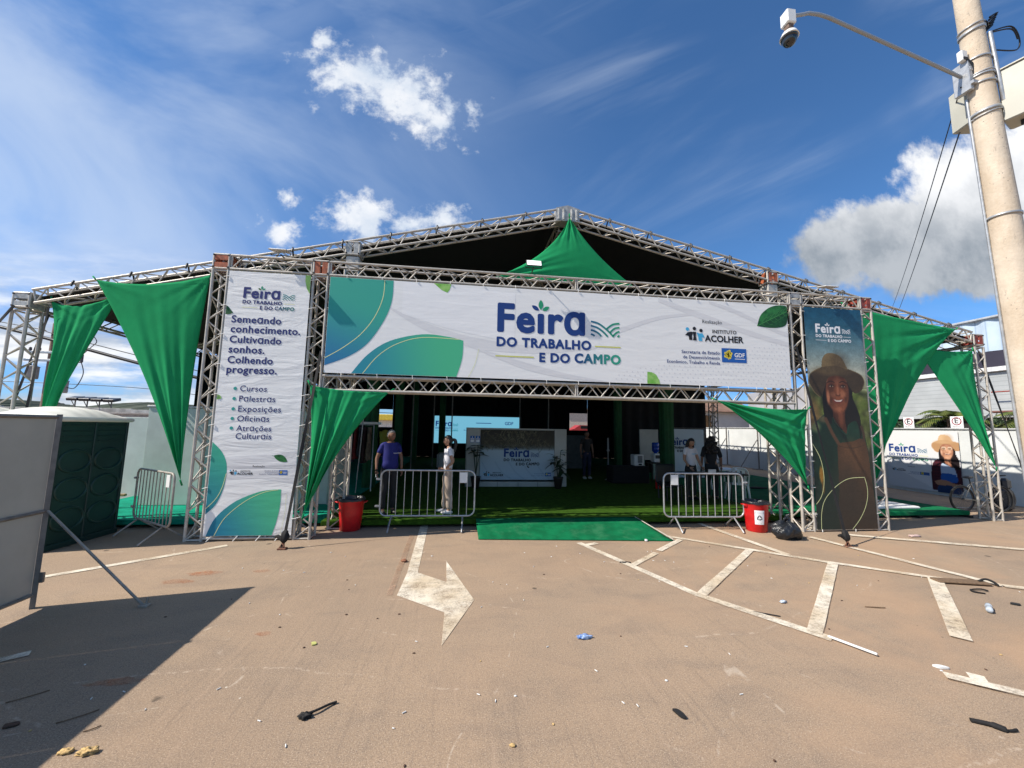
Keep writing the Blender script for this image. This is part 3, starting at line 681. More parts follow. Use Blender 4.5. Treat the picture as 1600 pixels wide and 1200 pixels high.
# ------------------------------------------------------------------ left text banner
oL = (1.0, -.012, 2.35)
fnL = lambda u, v, d: (u, -.012-d, v)
Lb = Print(fnL)
lmats = [pm('vinyl_white_creased', (.83, .82, .79), wr=.30), pm('vinyl_grey_creased', (.72, .71, .70), wr=.30), pm('print_leftleaf', (.012, .18, .26), col2=(.055, .45, .25), axis=((-.7, -2.1), (.55, .83), 1.6), wr=.1), pm('print_botleaf', (.012, .19, .29), col2=(.07, .46, .24), axis=((-.55, -2.2), (.85, .5), 1.1), wr=.1),
         MATS['print_yellow_line'], pm('print_indigo', (.016, .026, .15)), MATS['print_teal'], MATS['print_green'], pm('print_campo_small', (.016, .026, .15), col2=(.03, .2, .17), axis=((0, 0), (1, 0), .5)), pm('print_bar_pale', (.68, .70, .40)), MATS['print_black'], MATS['print_sky_blue'],
         MATS['print_badge_blue'], MATS['print_badge_yellow'], MATS['print_white'], MATS['print_dark_leaf'], MATS['print_leaf_vein'], MATS['print_blurred_leaf'], pm('print_bullet', (.03, .33, .28)), MATS['print_dark_leaf_half']]
u0, u1, v0, v1 = .312, 1.675, .085, 4.61
Lb.sheet(u0, u1, v0, v1, 0, 14, 44)
Lb.poly([(.32, 1.35), (.9, 1.40), (1.67, 1.48), (1.67, .93), (1.1, 1.02), (.6, 1.0)], 1, 1)
Lb.poly([(.32, 3.8), (.7, 3.6), (1.2, 3.45), (1.2, 3.4), (.7, 3.5), (.32, 3.62)], 1.3, 1)
Lb.poly([(.318, 1.62)] + [(p.x, p.y) for p in curve_pts([(.318, 1.62, 0), (.47, 1.466, 0), (.565, 1.28, 0), (.582, 1.06, 0), (.545, .80, 0), (.455, .58, 0), (.318, .43, 0)], 6)], 2, 2)
Lb.line([(.580, 1.1), (.54, .88), (.46, .69), (.318, .525)], .009, 3, 4)
Lb.poly([(p.x, p.y) for p in curve_pts([(.357, .09, 0), (.475, .375, 0), (.744, .63, 0), (1.078, .785, 0), (1.30, .83, 0), (1.462, .838, 0)], 6)] + [(p.x, p.y) for p in curve_pts([(1.462, .838, 0), (1.465, .574, 0), (1.43, .32, 0), (1.372, .09, 0)], 5)][1:], 2, 3)
Lb.line([(.482, .09), (.62, .373), (.892, .629), (1.178, .784), (1.42, .832)], .009, 3, 4); Lb.line([(1.55, .76), (1.55, .45), (1.50, .09)], .005, 3, 9)
Lb.logo(.575, 4.135, .862, 3, (5, 15, 7, 6, 5, 8, 9))
for t_, y_, w_ in (('Seme\u0251ndo', 3.682, .815), ('conhecimento.', 3.507, 1.145), ('Cultiv\u0251ndo', 3.325, .843), ('sonhos.', 3.148, .582), ('Colhendo', 2.966, .732), ('progresso.', 2.795, .812)): Lb.text(t_, .424, y_, w_, 3, 5, .026, 1.06)
for t_, y_, w_ in (('Cursos', 2.484, .43), ('P\u0251lestr\u0251s', 2.309, .58), ('Exposi\u00e7\u00f5es', 2.134, .686), ('Oficin\u0251s', 1.970, .51), ('Atr\u0251\u00e7\u00f5es', 1.808, .556), ('Cultur\u0251is', 1.673, .568)):
    Lb.text(t_, .669, y_, w_, 3, 5, .010, 1.06)
    if y_ > 1.7: Lb.disc(.590, y_+.045, .028, 3, 18)
Lb.text('Realiza\u00e7\u00e3o', .982, 1.205, .19, 3, 10); Lb.institute(.622, 1.080, .083, 3, (10, 11))
for i, w_ in enumerate((.22, .21, .30)): Lb.text(('Secretaria de Estado', 'de Desenvolvimento', 'Econ\u00f4mico, Trabalho e Renda')[i], 1.395, 1.138-.028*i, w_, 3, 5, right=True)
Lb.badge(1.402, 1.54, 1.078, 1.158, 3, (12, 13, 14))
Lb.leafshape((1.30, 1.40), (1.525, 1.30), .055, 3, 15, bend=.01); Lb.line([(1.27, 1.405), (1.4, 1.36), (1.525, 1.30)], .005, 4, 16)
Lb.poly([(1.672, 4.608), (1.672, 4.27), (1.62, 4.36), (1.585, 4.50), (1.585, 4.608)], 3, 17); Lb.poly([(.318, 3.98), (.36, 3.95), (.44, 3.85), (.38, 3.82), (.318, 3.82)], 3, 19); Lb.poly([(.318, 2.42), (.37, 2.40), (.395, 2.35), (.318, 2.33)], 3, 17)
one('slogan_banner', Lb, lmats, 'tall white creased banner with blue slogan text on the left tower', 'banner', oL)

# ------------------------------------------------------------------ painted prints: colour worked out per vertex of a fine sheet
def s2l(c): c = np.asarray(c, float)/255; return np.where(c <= .04045, c/12.92, ((c+.055)/1.055)**2.4)
class Canvas:
    def __init__(s, u0, u1, v0, v1, nu, nv):
        s.b = (u0, u1, v0, v1); s.nu, s.nv = nu, nv
        s.U, s.V = np.meshgrid(np.linspace(u0, u1, nu+1), np.linspace(v0, v1, nv+1)); s.C = np.zeros((nv+1, nu+1, 3)); s.rng = np.random.default_rng(4)
    def ramp(s, stops):
        st = sorted(stops); z = [q[0] for q in st]
        for k in range(3): s.C[..., k] = np.interp(s.V, z, [q[1][k] for q in st])
    def lay(s, a, col):
        a = np.clip(a, 0, 1)[..., None]; s.C = s.C*(1-a)+np.asarray(col, float)*a
    def ell(s, cu_, cv_, a, b, col, soft=.08, rot=0., op=1., clip=None):
        x, y = s.U-cu_, s.V-cv_; c_, d_ = math.cos(rot), math.sin(rot); x, y = x*c_+y*d_, -x*d_+y*c_
        e = np.clip((1-np.sqrt((x/a)**2+(y/b)**2))/soft+.5, 0, 1)*op
        s.lay(e if clip is None else e*clip, col)
    def inside(s, pts):
        r = np.zeros(s.U.shape, bool); n = len(pts)
        for i in range(n):
            (x0, y0), (x1, y1) = pts[i], pts[(i+1) % n]
            if y0 == y1: continue
            cnd = ((y0 > s.V) != (y1 > s.V)) & (s.U < (x1-x0)*(s.V-y0)/(y1-y0)+x0); r ^= cnd
        return r
    def poly(s, pts, col, op=1., n=5):
        P_ = [(p.x, p.y) for p in curve_pts([(a, b, 0) for a, b in list(pts)+[pts[0]]], n)] if n else pts
        s.lay(s.inside(P_)*op, col)
    def line(s, pts, w_, col, op=1.):
        P_ = [(p.x, p.y) for p in curve_pts([(a, b, 0) for a, b in pts], 6)]; d = np.full(s.U.shape, 9.)
        for (x0, y0), (x1, y1) in zip(P_[:-1], P_[1:]):
            L2 = (x1-x0)**2+(y1-y0)**2+1e-12; t = np.clip(((s.U-x0)*(x1-x0)+(s.V-y0)*(y1-y0))/L2, 0, 1)
            d = np.minimum(d, np.hypot(s.U-x0-t*(x1-x0), s.V-y0-t*(y1-y0)))
        s.lay(np.clip((w_/2-d)/(w_*.35)+.5, 0, 1)*op, col)
    def mottle(s, sc, amt, mask=None):
        h, w_ = max(2, int(s.nv*sc)), max(2, int(s.nu*sc)); r = s.rng.standard_normal((h+2, w_+2))
        yi = np.linspace(0, h, s.nv+1); xi = np.linspace(0, w_, s.nu+1); y0 = yi.astype(int); x0 = xi.astype(int); fy = (yi-y0)[:, None]; fx = (xi-x0)[None]
        q = (r[y0][:, x0]*(1-fx)+r[y0][:, x0+1]*fx)*(1-fy)+(r[y0+1][:, x0]*(1-fx)+r[y0+1][:, x0+1]*fx)*fy
        k = q*amt if mask is None else q*amt*mask
        s.C = np.clip(s.C*(1+k[..., None]), 0, 255)
    def sheet(s, pr, mi=0):
        o = len(pr.v); nu, nv = s.nu, s.nv; u0, u1, v0, v1 = s.b
        pr.grid(lambda a, b: pr.P(u0+(u1-u0)*a, v0+(v1-v0)*b), nu, nv, mi)
        pr.grid(lambda a, b: pr.fn(u1+(u0-u1)*a, v0+(v1-v0)*b, -.005), 4, 8, mi)
        return o
    def colour(s, ob, start=0):
        ca = ob.data.color_attributes.new('print', 'FLOAT_COLOR', 'POINT'); n = len(ob.data.vertices)
        a = np.full((n, 4), .12); a[:, 3] = 1; k = (s.nu+1)*(s.nv+1); a[start:start+k, :3] = s2l(s.C.reshape(-1, 3)); ca.data.foreach_set('color', a.ravel())
def painted(name, rough=.5, mul=1.):
    M = bpy.data.materials.new(name); M.use_nodes = True; t = NT(M.node_tree); b = M.node_tree.nodes['Principled BSDF']
    n = t.node('ShaderNodeVertexColor', layer_name='print'); c = n.outputs[0]
    if mul != 1.: c = t.mix(1., c, (mul, mul, mul), 'MULTIPLY')
    t.put(b.inputs['Base Color'], c); b.inputs['Roughness'].default_value = rough; b.inputs['Specular IOR Level'].default_value = .35
    return M
PAINT = painted('printed_photo_vinyl')

def farmer(K, o, f, hat=((118, 98, 66), (64, 50, 36)), skin=((128, 72, 47), (74, 40, 27), (184, 118, 84)), hair=(22, 17, 16), glasses=False):
    """head and shoulders of a smiling woman in a wide hat; o = centre of the face, f = scale (1 = a face .84 tall)"""
    X = lambda x: o[0]+x*f; Z = lambda z: o[1]+z*f
    K.poly([(X(-.34), Z(.22)), (X(-.36), Z(-.10)), (X(-.34), Z(-.55)), (X(-.14), Z(-.70)), (X(.20), Z(-.85)), (X(.48), Z(-.95)), (X(.50), Z(-.5)), (X(.36), Z(-.1)), (X(.33), Z(.22))], hair)
    K.poly([(X(-.14), Z(-.30)), (X(.12), Z(-.30)), (X(.14), Z(-.62)), (X(.16), Z(-.86)), (X(.02), Z(-.74)), (X(-.13), Z(-.60))], skin[1])
    K.ell(X(.04), Z(-.5), .06*f, .2*f, skin[0], .8, op=.7)
    K.ell(X(0), Z(.02), .272*f, .43*f, skin[0], .10)
    K.ell(X(.01), Z(-.20), .20*f, .24*f, skin[0], .3); K.ell(X(-.17), Z(-.02), .10*f, .28*f, skin[1], .9, op=.75); K.ell(X(.22), Z(.06), .07*f, .30*f, skin[1], .9, op=.55)
    K.ell(X(-.225), Z(-.10), .035*f, .13*f, skin[2], .9, op=.9); K.ell(X(0), Z(.34), .27*f, .16*f, skin[1], .9, op=.9)
    K.ell(X(.13), Z(-.03), .07*f, .07*f, skin[2], .9, op=.65); K.ell(X(-.11), Z(-.04), .06*f, .06*f, skin[2], .9, op=.4); K.ell(X(.02), Z(.26), .10*f, .07*f, skin[2], .9, op=.3); K.ell(X(0), Z(-.35), .07*f, .04*f, skin[2], .9, op=.4)
    if glasses:
        for x in (-.12, .14): K.ell(X(x), Z(.13), .105*f, .085*f, (236, 214, 190), .12); K.ell(X(x), Z(.12), .085*f, .066*f, (150, 120, 96), .3)
    else:
        for x in (-.135, .145):
            K.ell(X(x), Z(.14), .085*f, .05*f, skin[1], .7, op=.8); K.ell(X(x), Z(.135), .046*f, .016*f, (150, 128, 112), .5); K.ell(X(x+.004), Z(.137), .021*f, .020*f, (26, 16, 14), .3)
            K.line([(X(x-.06), Z(.143)), (X(x), Z(.168)), (X(x+.06), Z(.146))], .014*f, (26, 16, 14), .9)
        K.line([(X(-.22), Z(.215)), (X(-.14), Z(.248)), (X(-.06), Z(.222))], .020*f, (34, 22, 18), .85); K.line([(X(.07), Z(.222)), (X(.15), Z(.248)), (X(.23), Z(.205))], .020*f, (34, 22, 18), .85)
    K.ell(X(.012), Z(.06), .026*f, .14*f, skin[2], .9, op=.45); K.ell(X(.012), Z(-.045), .055*f, .034*f, skin[1], .6, op=.8); K.ell(X(.012), Z(-.026), .032*f, .022*f, skin[2], .8, op=.7)
    K.poly([(X(-.13), Z(-.130)), (X(0), Z(-.158)), (X(.14), Z(-.130)), (X(.09), Z(-.205)), (X(.01), Z(-.226)), (X(-.08), Z(-.205))], (112, 48, 42))
    K.poly([(X(-.10), Z(-.143)), (X(0), Z(-.163)), (X(.11), Z(-.143)), (X(.065), Z(-.183)), (X(.01), Z(-.192)), (X(-.055), Z(-.183))], (206, 190, 174))
    K.ell(X(-.17), Z(-.16), .03*f, .05*f, skin[1], .9, op=.5); K.ell(X(.185), Z(-.15), .03*f, .05*f, skin[1], .9, op=.5)
    # hat: brim dipping at both sides, crown with a band
    K.poly([(X(-.66), Z(.20)), (X(-.64), Z(.36)), (X(-.40), Z(.52)), (X(-.05), Z(.56)), (X(.30), Z(.52)), (X(.58), Z(.42)), (X(.67), Z(.26)), (X(.60), Z(.08)), (X(.42), Z(.0)), (X(.30), Z(.14)), (X(.20), Z(.31)), (X(0), Z(.37)), (X(-.20), Z(.31)), (X(-.30), Z(.10)), (X(-.40), Z(-.10)), (X(-.54), Z(.02))], hat[1])
    K.line([(X(-.42), Z(-.10)), (X(-.56), Z(.02)), (X(-.66), Z(.22)), (X(-.60), Z(.40)), (X(-.38), Z(.52))], .020*f, hat[0], .8); K.line([(X(.36), Z(.50)), (X(.60), Z(.40)), (X(.67), Z(.26)), (X(.62), Z(.12))], .018*f, hat[0], .7)
    K.ell(X(-.1), Z(.47), .40*f, .10*f, hat[0], .8, op=.5)
    K.poly([(X(-.34), Z(.50)), (X(-.31), Z(.72)), (X(-.20), Z(.84)), (X(-.02), Z(.85)), (X(.14), Z(.78)), (X(.24), Z(.62)), (X(.28), Z(.47)), (X(0), Z(.53))], hat[0])
    K.ell(X(.10), Z(.66), .20*f, .20*f, hat[1], .9, op=.45); K.line([(X(-.34), Z(.515)), (X(0), Z(.555)), (X(.28), Z(.48))], .05*f, hat[1], .55)

# right photo banner
K = Canvas(11.552, 12.922, .045, 4.61, 150, 500)
K.ramp([(4.61, (26, 78, 104)), (4.2, (44, 92, 112)), (3.7, (112, 136, 138)), (3.25, (176, 176, 158)), (2.95, (150, 150, 118)), (2.80, (70, 78, 44)), (2.3, (86, 96, 42)), (1.6, (44, 44, 34)), (.7, (40, 40, 37)), (0, (46, 47, 46))])
fol = (K.V < 2.9) & (K.V > 1.4); K.mottle(.09, .28, fol); K.mottle(.05, .2, fol)
for i in range(60): K.ell(11.5+1.5*random.random(), 1.6+1.25*random.random(), .05+.09*random.random(), .05+.07*random.random(), random.choice([(150, 158, 74), (96, 112, 46), (60, 70, 34), (128, 130, 84)]), .9, op=.55)
K.ell(11.62, 2.35, .16, .3, (122, 74, 52), .9, op=.6)
K.poly([(11.54, 2.0), (11.62, 2.14), (11.90, 2.36), (12.05, 2.30), (12.36, 1.95), (12.55, 2.20), (12.74, 2.05), (12.84, 1.6), (12.9, .9), (12.95, 0.0), (11.5, 0.0)], (16, 46, 34), n=3)
K.ell(11.66, 2.08, .11, .10, (150, 150, 96), .9, op=.7); K.ell(11.86, 2.24, .12, .07, (160, 120, 84), .9, op=.6)
farmer(K, (12.215, 2.80), .98)
K.poly([(12.05, 2.30), (12.20, 2.02), (12.36, 1.93), (12.33, 1.80), (12.05, 1.95)], (14, 40, 30)); K.poly([(12.36, 1.93), (12.42, 2.14), (12.62, 2.2), (12.66, 1.8), (12.4, 1.75)], (20, 52, 38)); K.line([(12.07, 2.28), (12.22, 2.05), (12.36, 1.94), (12.42, 2.13)], .02, (34, 70, 54), .8)
K.ell(11.9, 1.6, .20, .55, (13, 36, 29), .9, op=.6)
K.poly([(12.13, 1.76), (12.5, 1.80), (12.78, 1.84), (12.86, 1.2), (12.92, .2), (12.92, .0), (12.08, .0), (12.10, .8)], (80, 54, 35), n=2); K.mottle(.12, .05)
K.ell(12.45, 1.5, .22, .3, (104, 70, 44), .9, op=.7); K.ell(12.3, .9, .3, .5, (58, 48, 38), .9, op=.6)
K.line([(11.90, 2.25), (12.02, 1.98), (12.15, 1.76)], .075, (88, 60, 42)); K.line([(12.72, 2.1), (12.76, 1.95), (12.75, 1.82)], .06, (70, 50, 38))
K.line([(12.16, 1.70), (12.45, 1.66), (12.74, 1.72)], .015, (56, 38, 26), .7)
low_ = np.clip((1.25-K.V)/.8, 0, 1)*.62; K.lay(low_, (43, 43, 40))
K.ell(11.72, 1.12, .05, .17, (176, 122, 44), .5, op=.85); K.ell(11.74, .86, .03, .11, (140, 96, 40), .6, op=.7)
K.mottle(.5, .04)
fnR = lambda u, v, d: (u, -.012-d, v)
Rb = Print(fnR); st = K.sheet(Rb, 0)
Rb.logo(11.80, 4.075, .835, 1, (1, 1, 1, 1, 1, 1, 1))
Rb.line([(11.558, 1.74), (11.70, 1.48), (11.762, 1.2), (11.755, .92), (11.68, .69), (11.558, .54)], .012, 1, 2)
Rb.line([(11.638, .05), (11.66, .36), (11.74, .60), (11.907, .79), (12.12, .95), (12.36, 1.05), (12.705, 1.072)], .012, 1, 2); Rb.line([(12.70, 1.072), (12.742, .88), (12.735, .68), (12.66, .46), (12.52, .24), (12.34, .05)], .012, 1, 2)
ob = one('portrait_banner', Rb, [PAINT, MATS['print_white'], MATS['print_yellow_line']], 'tall dark photo banner of a smiling farmer in a brown hat on the right tower', 'banner', (12.24, -.012, 2.33)); K.colour(ob, st)

# small white ties that lace the banners to the trusses
mb = MB()
def lace(a, b): mb.tube([a, ((a[0]+b[0])/2, -.03, (a[2]+b[2])/2), b], .006, 4, caps=False)
for i in range(9):
    z = .35+i*.52
    lace((1.67, -.02, z), (1.80, -.01, z+.03)); lace((.318, -.02, z), (.23, -.01, z-.02)); lace((11.557, -.02, z), (11.46, -.01, z)); lace((12.917, -.02, z), (13.02, -.01, z+.02))
for i in range(15):
    x = 2.3+i*.62
    lace((x, -.02, 2.86), (x+.01, -.01, 2.79)); lace((x, -.02, 4.612), (x, -.01, 4.67))
for x in (.45, .85, 1.2, 1.5): lace((x, -.02, .09), (x-.06, -.05, .01))
for x in (11.65, 12.4): lace((x, -.02, .05), (x-.02, -.04, .005))
one('banner_ties', mb, whitem, 'thin white cable ties lacing the three banners to the trusses', 'cable ties', (6.62, -.02, 2.8), kind='stuff')
# ------------------------------------------------------------------ stretch fabric drapes
def drape(label, A, B, Cc, sag=(.2, .5, .3), folds=((0, 0, 0, 1), (0, 0, 0, 1), (.05, 6, .0, 2)), y0=0., bulge=.06, nu=56, nv=72, seam=None):
    """three-cornered stretched cloth; A, B are the upper corners and Cc the low tip, as (x, y, z). sag = how far the
    A-B, A-C and B-C edges are drawn in; folds = per corner (amplitude, count, phase, reach)"""
    A, B, Cc = Vector(A), Vector(B), Vector(Cc); G_ = (A+B+Cc)/3
    ctl = lambda p, q, k: (p+q)/2 + (G_-(p+q)/2)*k
    kAB, kAC, kBC = ctl(A, B, sag[0]), ctl(A, Cc, sag[1]), ctl(B, Cc, sag[2])
    nrm = (B-A).cross(Cc-A).normalized(); nrm = nrm if nrm.y < 0 else -nrm
    cs = (A, B, Cc); opp = ((B, Cc), (A, Cc), (A, B))
    def fn(u, v):
        L_, R_ = bez(A, kAC, Cc, v), bez(B, kBC, Cc, v)
        p = L_+(R_-L_)*u + (bez(A, kAB, B, u)-(A+(B-A)*u))*(1-v)**2.2
        edge = math.sin(math.pi*u)**.6 if 0 < u < 1 else 0
        d = bulge*edge*math.sin(math.pi*min(1, v+.12))
        for c_, (p1, p2), (am, cnt, ph, reach) in zip(cs, opp, folds):
            if not am: continue
            e = p-c_; r = e.length; w1, w2 = (p1-c_).normalized(), (p2-c_).normalized(); tot = w1.angle(w2)
            if r < 1e-4: continue
            a = w1.angle(e)/max(tot, 1e-3)
            env = min(1, r/(.22*reach))*math.exp(-(r/reach)**2)
            s_ = math.sin(2*math.pi*cnt*(a+.06*math.sin(5*a+ph))+ph)
            d += am*env*(s_*.7+.3*math.sin(2*math.pi*cnt*1.9*a+ph*2))*(.45+.55*math.sin(math.pi*min(1, max(0, a))))
        return p+nrm*d
    mb = MB(); mb.grid(fn, nu, nv)
    for q in cs: mb.tube([q+Vector((0, -.01, 0)), q+(q-G_).normalized()*.10+Vector((0, .02, .0))], .012, 6)   # knotted corners
    one('fabric_drape', mb, green, label, 'drape', tuple(G_), 'green stretch fabric drapes', solid=.003)
drape('large green drape hanging between the left eave and the slogan tower', (-2.27, .60, 4.50), (-.36, .60, 4.72), (-.40, .45, .93), (.22, .34, .16), ((.015, 3, 1, .8), (.015, 4, 0, .7), (.05, 4, .6, 2.2)))
drape('narrow green drape below the leftmost truss corner', (-3.02, .70, 4.08), (-1.92, .70, 4.28), (-2.92, .58, 1.05), (.30, .78, .36), ((.02, 3, 0, .6), (.02, 3, 1, .6), (.085, 3.5, 1.2, 2.2)))
drape('green drape filling the upper left corner of the entrance opening', (1.81, -.03, 2.62), (3.15, .02, 2.55), (1.86, -.03, .44), (.12, .24, .60), ((.02, 3, 0, .4), (.015, 3, 0, .6), (.075, 5.5, .3, 1.75)))
drape('green drape filling the upper right corner of the entrance opening', (9.47, -.03, 2.57), (11.47, -.04, 2.44), (11.36, -.04, .90), (.26, .60, .20), ((.055, 4.5, .4, 1.5), (.03, 3, 0, .5), (.05, 3.5, 1, 1.0)))
drape('green drape pulled up to the ridge of the tent above the centre banner', (5.02, .55, 5.02), (8.08, .55, 5.00), (6.63, .60, 6.50), (.05, .62, .30), ((.035, 4, .3, 1.1), (.008, 3, 0, .7), (.03, 5, 0, .5)))
drape('large green drape hanging from the right slope beside the portrait tower', (13.20, .58, 4.92), (16.25, .62, 4.52), (13.62, .55, .87), (.06, .26, .62), ((.012, 3, 0, .7), (.05, 5, .5, 1.3), (.075, 4, .8, 2.2)))
drape('smaller green drape below the rightmost truss corner', (15.15, .68, 4.05), (16.72, .66, 4.02), (16.84, .55, 1.25), (.14, .12, .40), ((.012, 2, 0, .6), (.03, 3, 0, .6), (.04, 3, .6, 1.9)))

# ------------------------------------------------------------------ floodlights on the portal
def flood(label, x, z, face, w_=.30, h_=.17, tilt=0., fw=.36, rise=.10):
    t = thing('floodlight', label, 'floodlight', (x, 0, HT), group='floodlights on the portal')
    mb = MB(); mb.tube([(0, .03, -.02), (0, .03, rise*.5), (0, -fw*.55, rise)], .012, 6); mb.tube([(-w_/2-.012, -fw*.6, rise+.02), (-w_/2-.012, -fw*.6, rise-.02), (w_/2+.012, -fw*.6, rise-.02), (w_/2+.012, -fw*.6, rise+.02)], .009, 5); mb.build('bracket', black, t)
    R = Matrix.Rotation(tilt, 3, 'X')
    mb = MB(); mb.bbox((0, -fw*.6-.05, rise+.05), (w_, h_, .022), .008, M=R); mb.build('housing', black if face else alu, t)
    n = R @ Vector((0, 0, 1)); c_ = Vector((0, -fw*.6-.05, rise+.05))+n*.0125
    mb = MB(); mb.bbox(c_, (w_*.90, h_*.86, .006), .002, M=R); mb.build('diffuser', lampface, t)
    return t
flood('small floodlight with bright face above the middle of the centre banner', 5.72, .1, True, .30, .15, RAD(62), .28, .07)
flood('flat floodlight panel on the beam of the slogan tower', 1.17, .1, False, .30, .20, RAD(12), .17, .0)
flood('flat floodlight panel on the beam of the portrait tower', 12.02, .1, False, .32, .22, RAD(12), .17, .04)

# ------------------------------------------------------------------ crowd barriers
def barrier(name, label, loc, rz, L=1.78, nb=11, plate=1, hooks=-1, m_=galv, h=1.10, fl_=.25):
    t = thing(name, label, 'barrier', loc, rz, 'metal crowd barriers'); r = .12; z0, z1 = fl_, h
    P_ = []
    for cx_, cz, a0 in ((L/2-r, z1-r, 0), (-L/2+r, z1-r, 90), (-L/2+r, z0+r, 180), (L/2-r, z0+r, 270)):
        for k in range(6): a = RAD(a0+18*k); P_.append((cx_+r*math.cos(a), 0, cz+r*math.sin(a)))
    MB().tube(P_, .017, 8, closed=True).build('frame', m_, t)
    for i in range(nb):
        x = -L/2+L*(i+1)/(nb+1); MB().tube([(x, 0, z0), (x, 0, z1)], .0085, 6).build('bar', m_, t)
    for s_ in (-1, 1):
        x = s_*(L/2-.22)
        mb = MB(); mb.tube([(x, -.30, .015), (x, -.27, .04), (x, 0, z0), (x, .27, .04), (x, .30, .015)], .016, 7); mb.build('foot', m_, t)
    x = plate*(L/2-L*1.5/(nb+1)); MB().bbox((x, -.012, z1-.13), (L/(nb+1)*.95, .006, .20), .002).build('plate', whitem, t)
    for zz in (z1-.17, z0+.18):
        mb = MB(); mb.bbox((hooks*(L/2+.045), 0, zz), (.09, .05, .035), .006); mb.build('hook', m_, t)
    return t
barrier('crowd_barrier', 'crowd barrier standing before the man in blue and the woman in beige trousers', (3.86, .60, 0), RAD(-2))
barrier('crowd_barrier', 'crowd barrier left of the red recycling bin', (9.33, .28, 0), RAD(-3), L=1.66, nb=10, plate=-1, hooks=1)
barrier('crowd_barrier', 'crowd barrier set askew before the emerald carpet and the pale partition', (-.70, .30, 0), math.atan2(-.79, 1.08), L=1.42, nb=10, plate=1, hooks=-1, m_=alu_dk)

# ------------------------------------------------------------------ bins and rubbish bag
def bin_(label, x, y, sticker):
    t = thing('rubbish_bin', label, 'bin', (x, y, 0), group='red plastic bins')
    mb = MB(); mb.lathe([(0, .012), (.175, .0), (.185, .012), (.205, .30), (.224, .52), (.232, .535), (.232, .57), (.228, .576), (.223, .56), (.21, .30), (.17, .03), (0, .03)], 36)
    mb.build('body', redbin, t)
    for s_ in (-1, 1): MB().tube([(s_*.228, -.05, .50), (s_*.275, -.05, .515), (s_*.275, .05, .515), (s_*.228, .05, .50)], .012, 6).build('handle', redbin, t)
    mb = MB(); rng = random.Random(3); n = 40
    pr = [(.198, .50), (.212, .572), (.230, .592), (.243, .572), (.240, .535)]; vs = []
    for (r, z) in pr:
        for k in range(n): a = 2*math.pi*k/n; q = rng.uniform(-.006, .006); vs.append(((r+q)*math.cos(a), (r+q)*math.sin(a), z+rng.uniform(-.008, .008)))
    mb.add(vs, [(i*n+k, i*n+(k+1) % n, (i+1)*n+(k+1) % n, (i+1)*n+k) for i in range(len(pr)-1) for k in range(n)], 0, True)
    mb.lathe([(0, .44), (.10, .43), (.185, .47), (.199, .50)], 20, mi=0); mb.build('bin_liner', bagm, t)
    if sticker:
        an0 = RAD(-112)
        def fs(u, v, d):
            z = .16+v; r = .185+(.224-.185)*(z/.52)+.003+d; a = an0+u/.21; return (r*math.cos(a), r*math.sin(a), z)
        p = Print(fs, .0012); p.grid(lambda a, b: p.P(-.085+.17*a, .0+.27*b), 10, 6, 0)
        p.rect(-.072, .072, .205, .255, 1, 1); p.text('RECICL\u00c1VEL', -.060, .220, .12, 2, 0, .02)
        for k in range(3):                                            # three chasing arrows
            a = RAD(90+120*k); c_ = Vector((0, .125)); R = Matrix.Rotation(a-RAD(90), 2)
            q = [Vector(v_) for v_ in ((-.036, .030), (-.014, .058), (.012, .058), (.028, .034), (.042, .041), (.036, .006), (.004, .018), (.016, .026), (.004, .040), (-.008, .040), (-.022, .020))]
            p.poly([tuple(R @ v_ *.86 + c_) for v_ in q], 1, 1)
        p.rect(-.04, .04, .035, .041, 1, 2); p.rect(-.03, .03, .022, .028, 1, 2)
        p.build('sticker', [MATS['print_white'], MATS['print_black'], mat('sticker_grey', (.4, .4, .4))], t)
    return t
bin_('red plastic bin with black liner at the left of the entrance', 2.45, .66, False)
bin_('red plastic bin with a white recycling sticker', 10.36, .16, True)
mb = MB(); rng = random.Random(5)
def bagf(d, p):
    a = math.atan2(d.y, d.x); q = 1+.06*math.sin(5*a+2*d.z)+.05*math.sin(9*a-5*d.z)+.03*math.sin(17*a+8*d.z)
    z = p.z if p.z > -.12 else -.12+(p.z+.12)*.15
    return Vector((p.x*q, p.y*q, z+.13+.03*math.sin(3*a)))
mb.sphere((10.52, -.40, 0), (.26, .20, .17), 44, 24, 0, bagf)
mb.tube([(10.55, -.40, .30), (10.57, -.41, .36), (10.54, -.40, .41), (10.60, -.42, .44)], [.07, .03, .035, .012], 9)
mb.tube([(10.56, -.40, .35), (10.49, -.43, .38), (10.45, -.42, .35)], [.025, .03, .01], 7)
one('rubbish_bag', mb, bagm, 'knotted black rubbish bag on the ground beside the red recycling bin', 'rubbish bag', (10.52, -.40, 0))
mb = MB(); mb.bbox((11.0, .86, .14), (.34, .28, .24), .03); mb.bbox((11.0, .715, .16), (.18, .01, .10), .004, 1)
t_ = one('cool_box', mb, [mat('red_box_plastic', (.25, .02, .02), .5), whitem], 'red and white box behind the truss column next to the rubbish bag', 'box', (11.0, .86, 0))

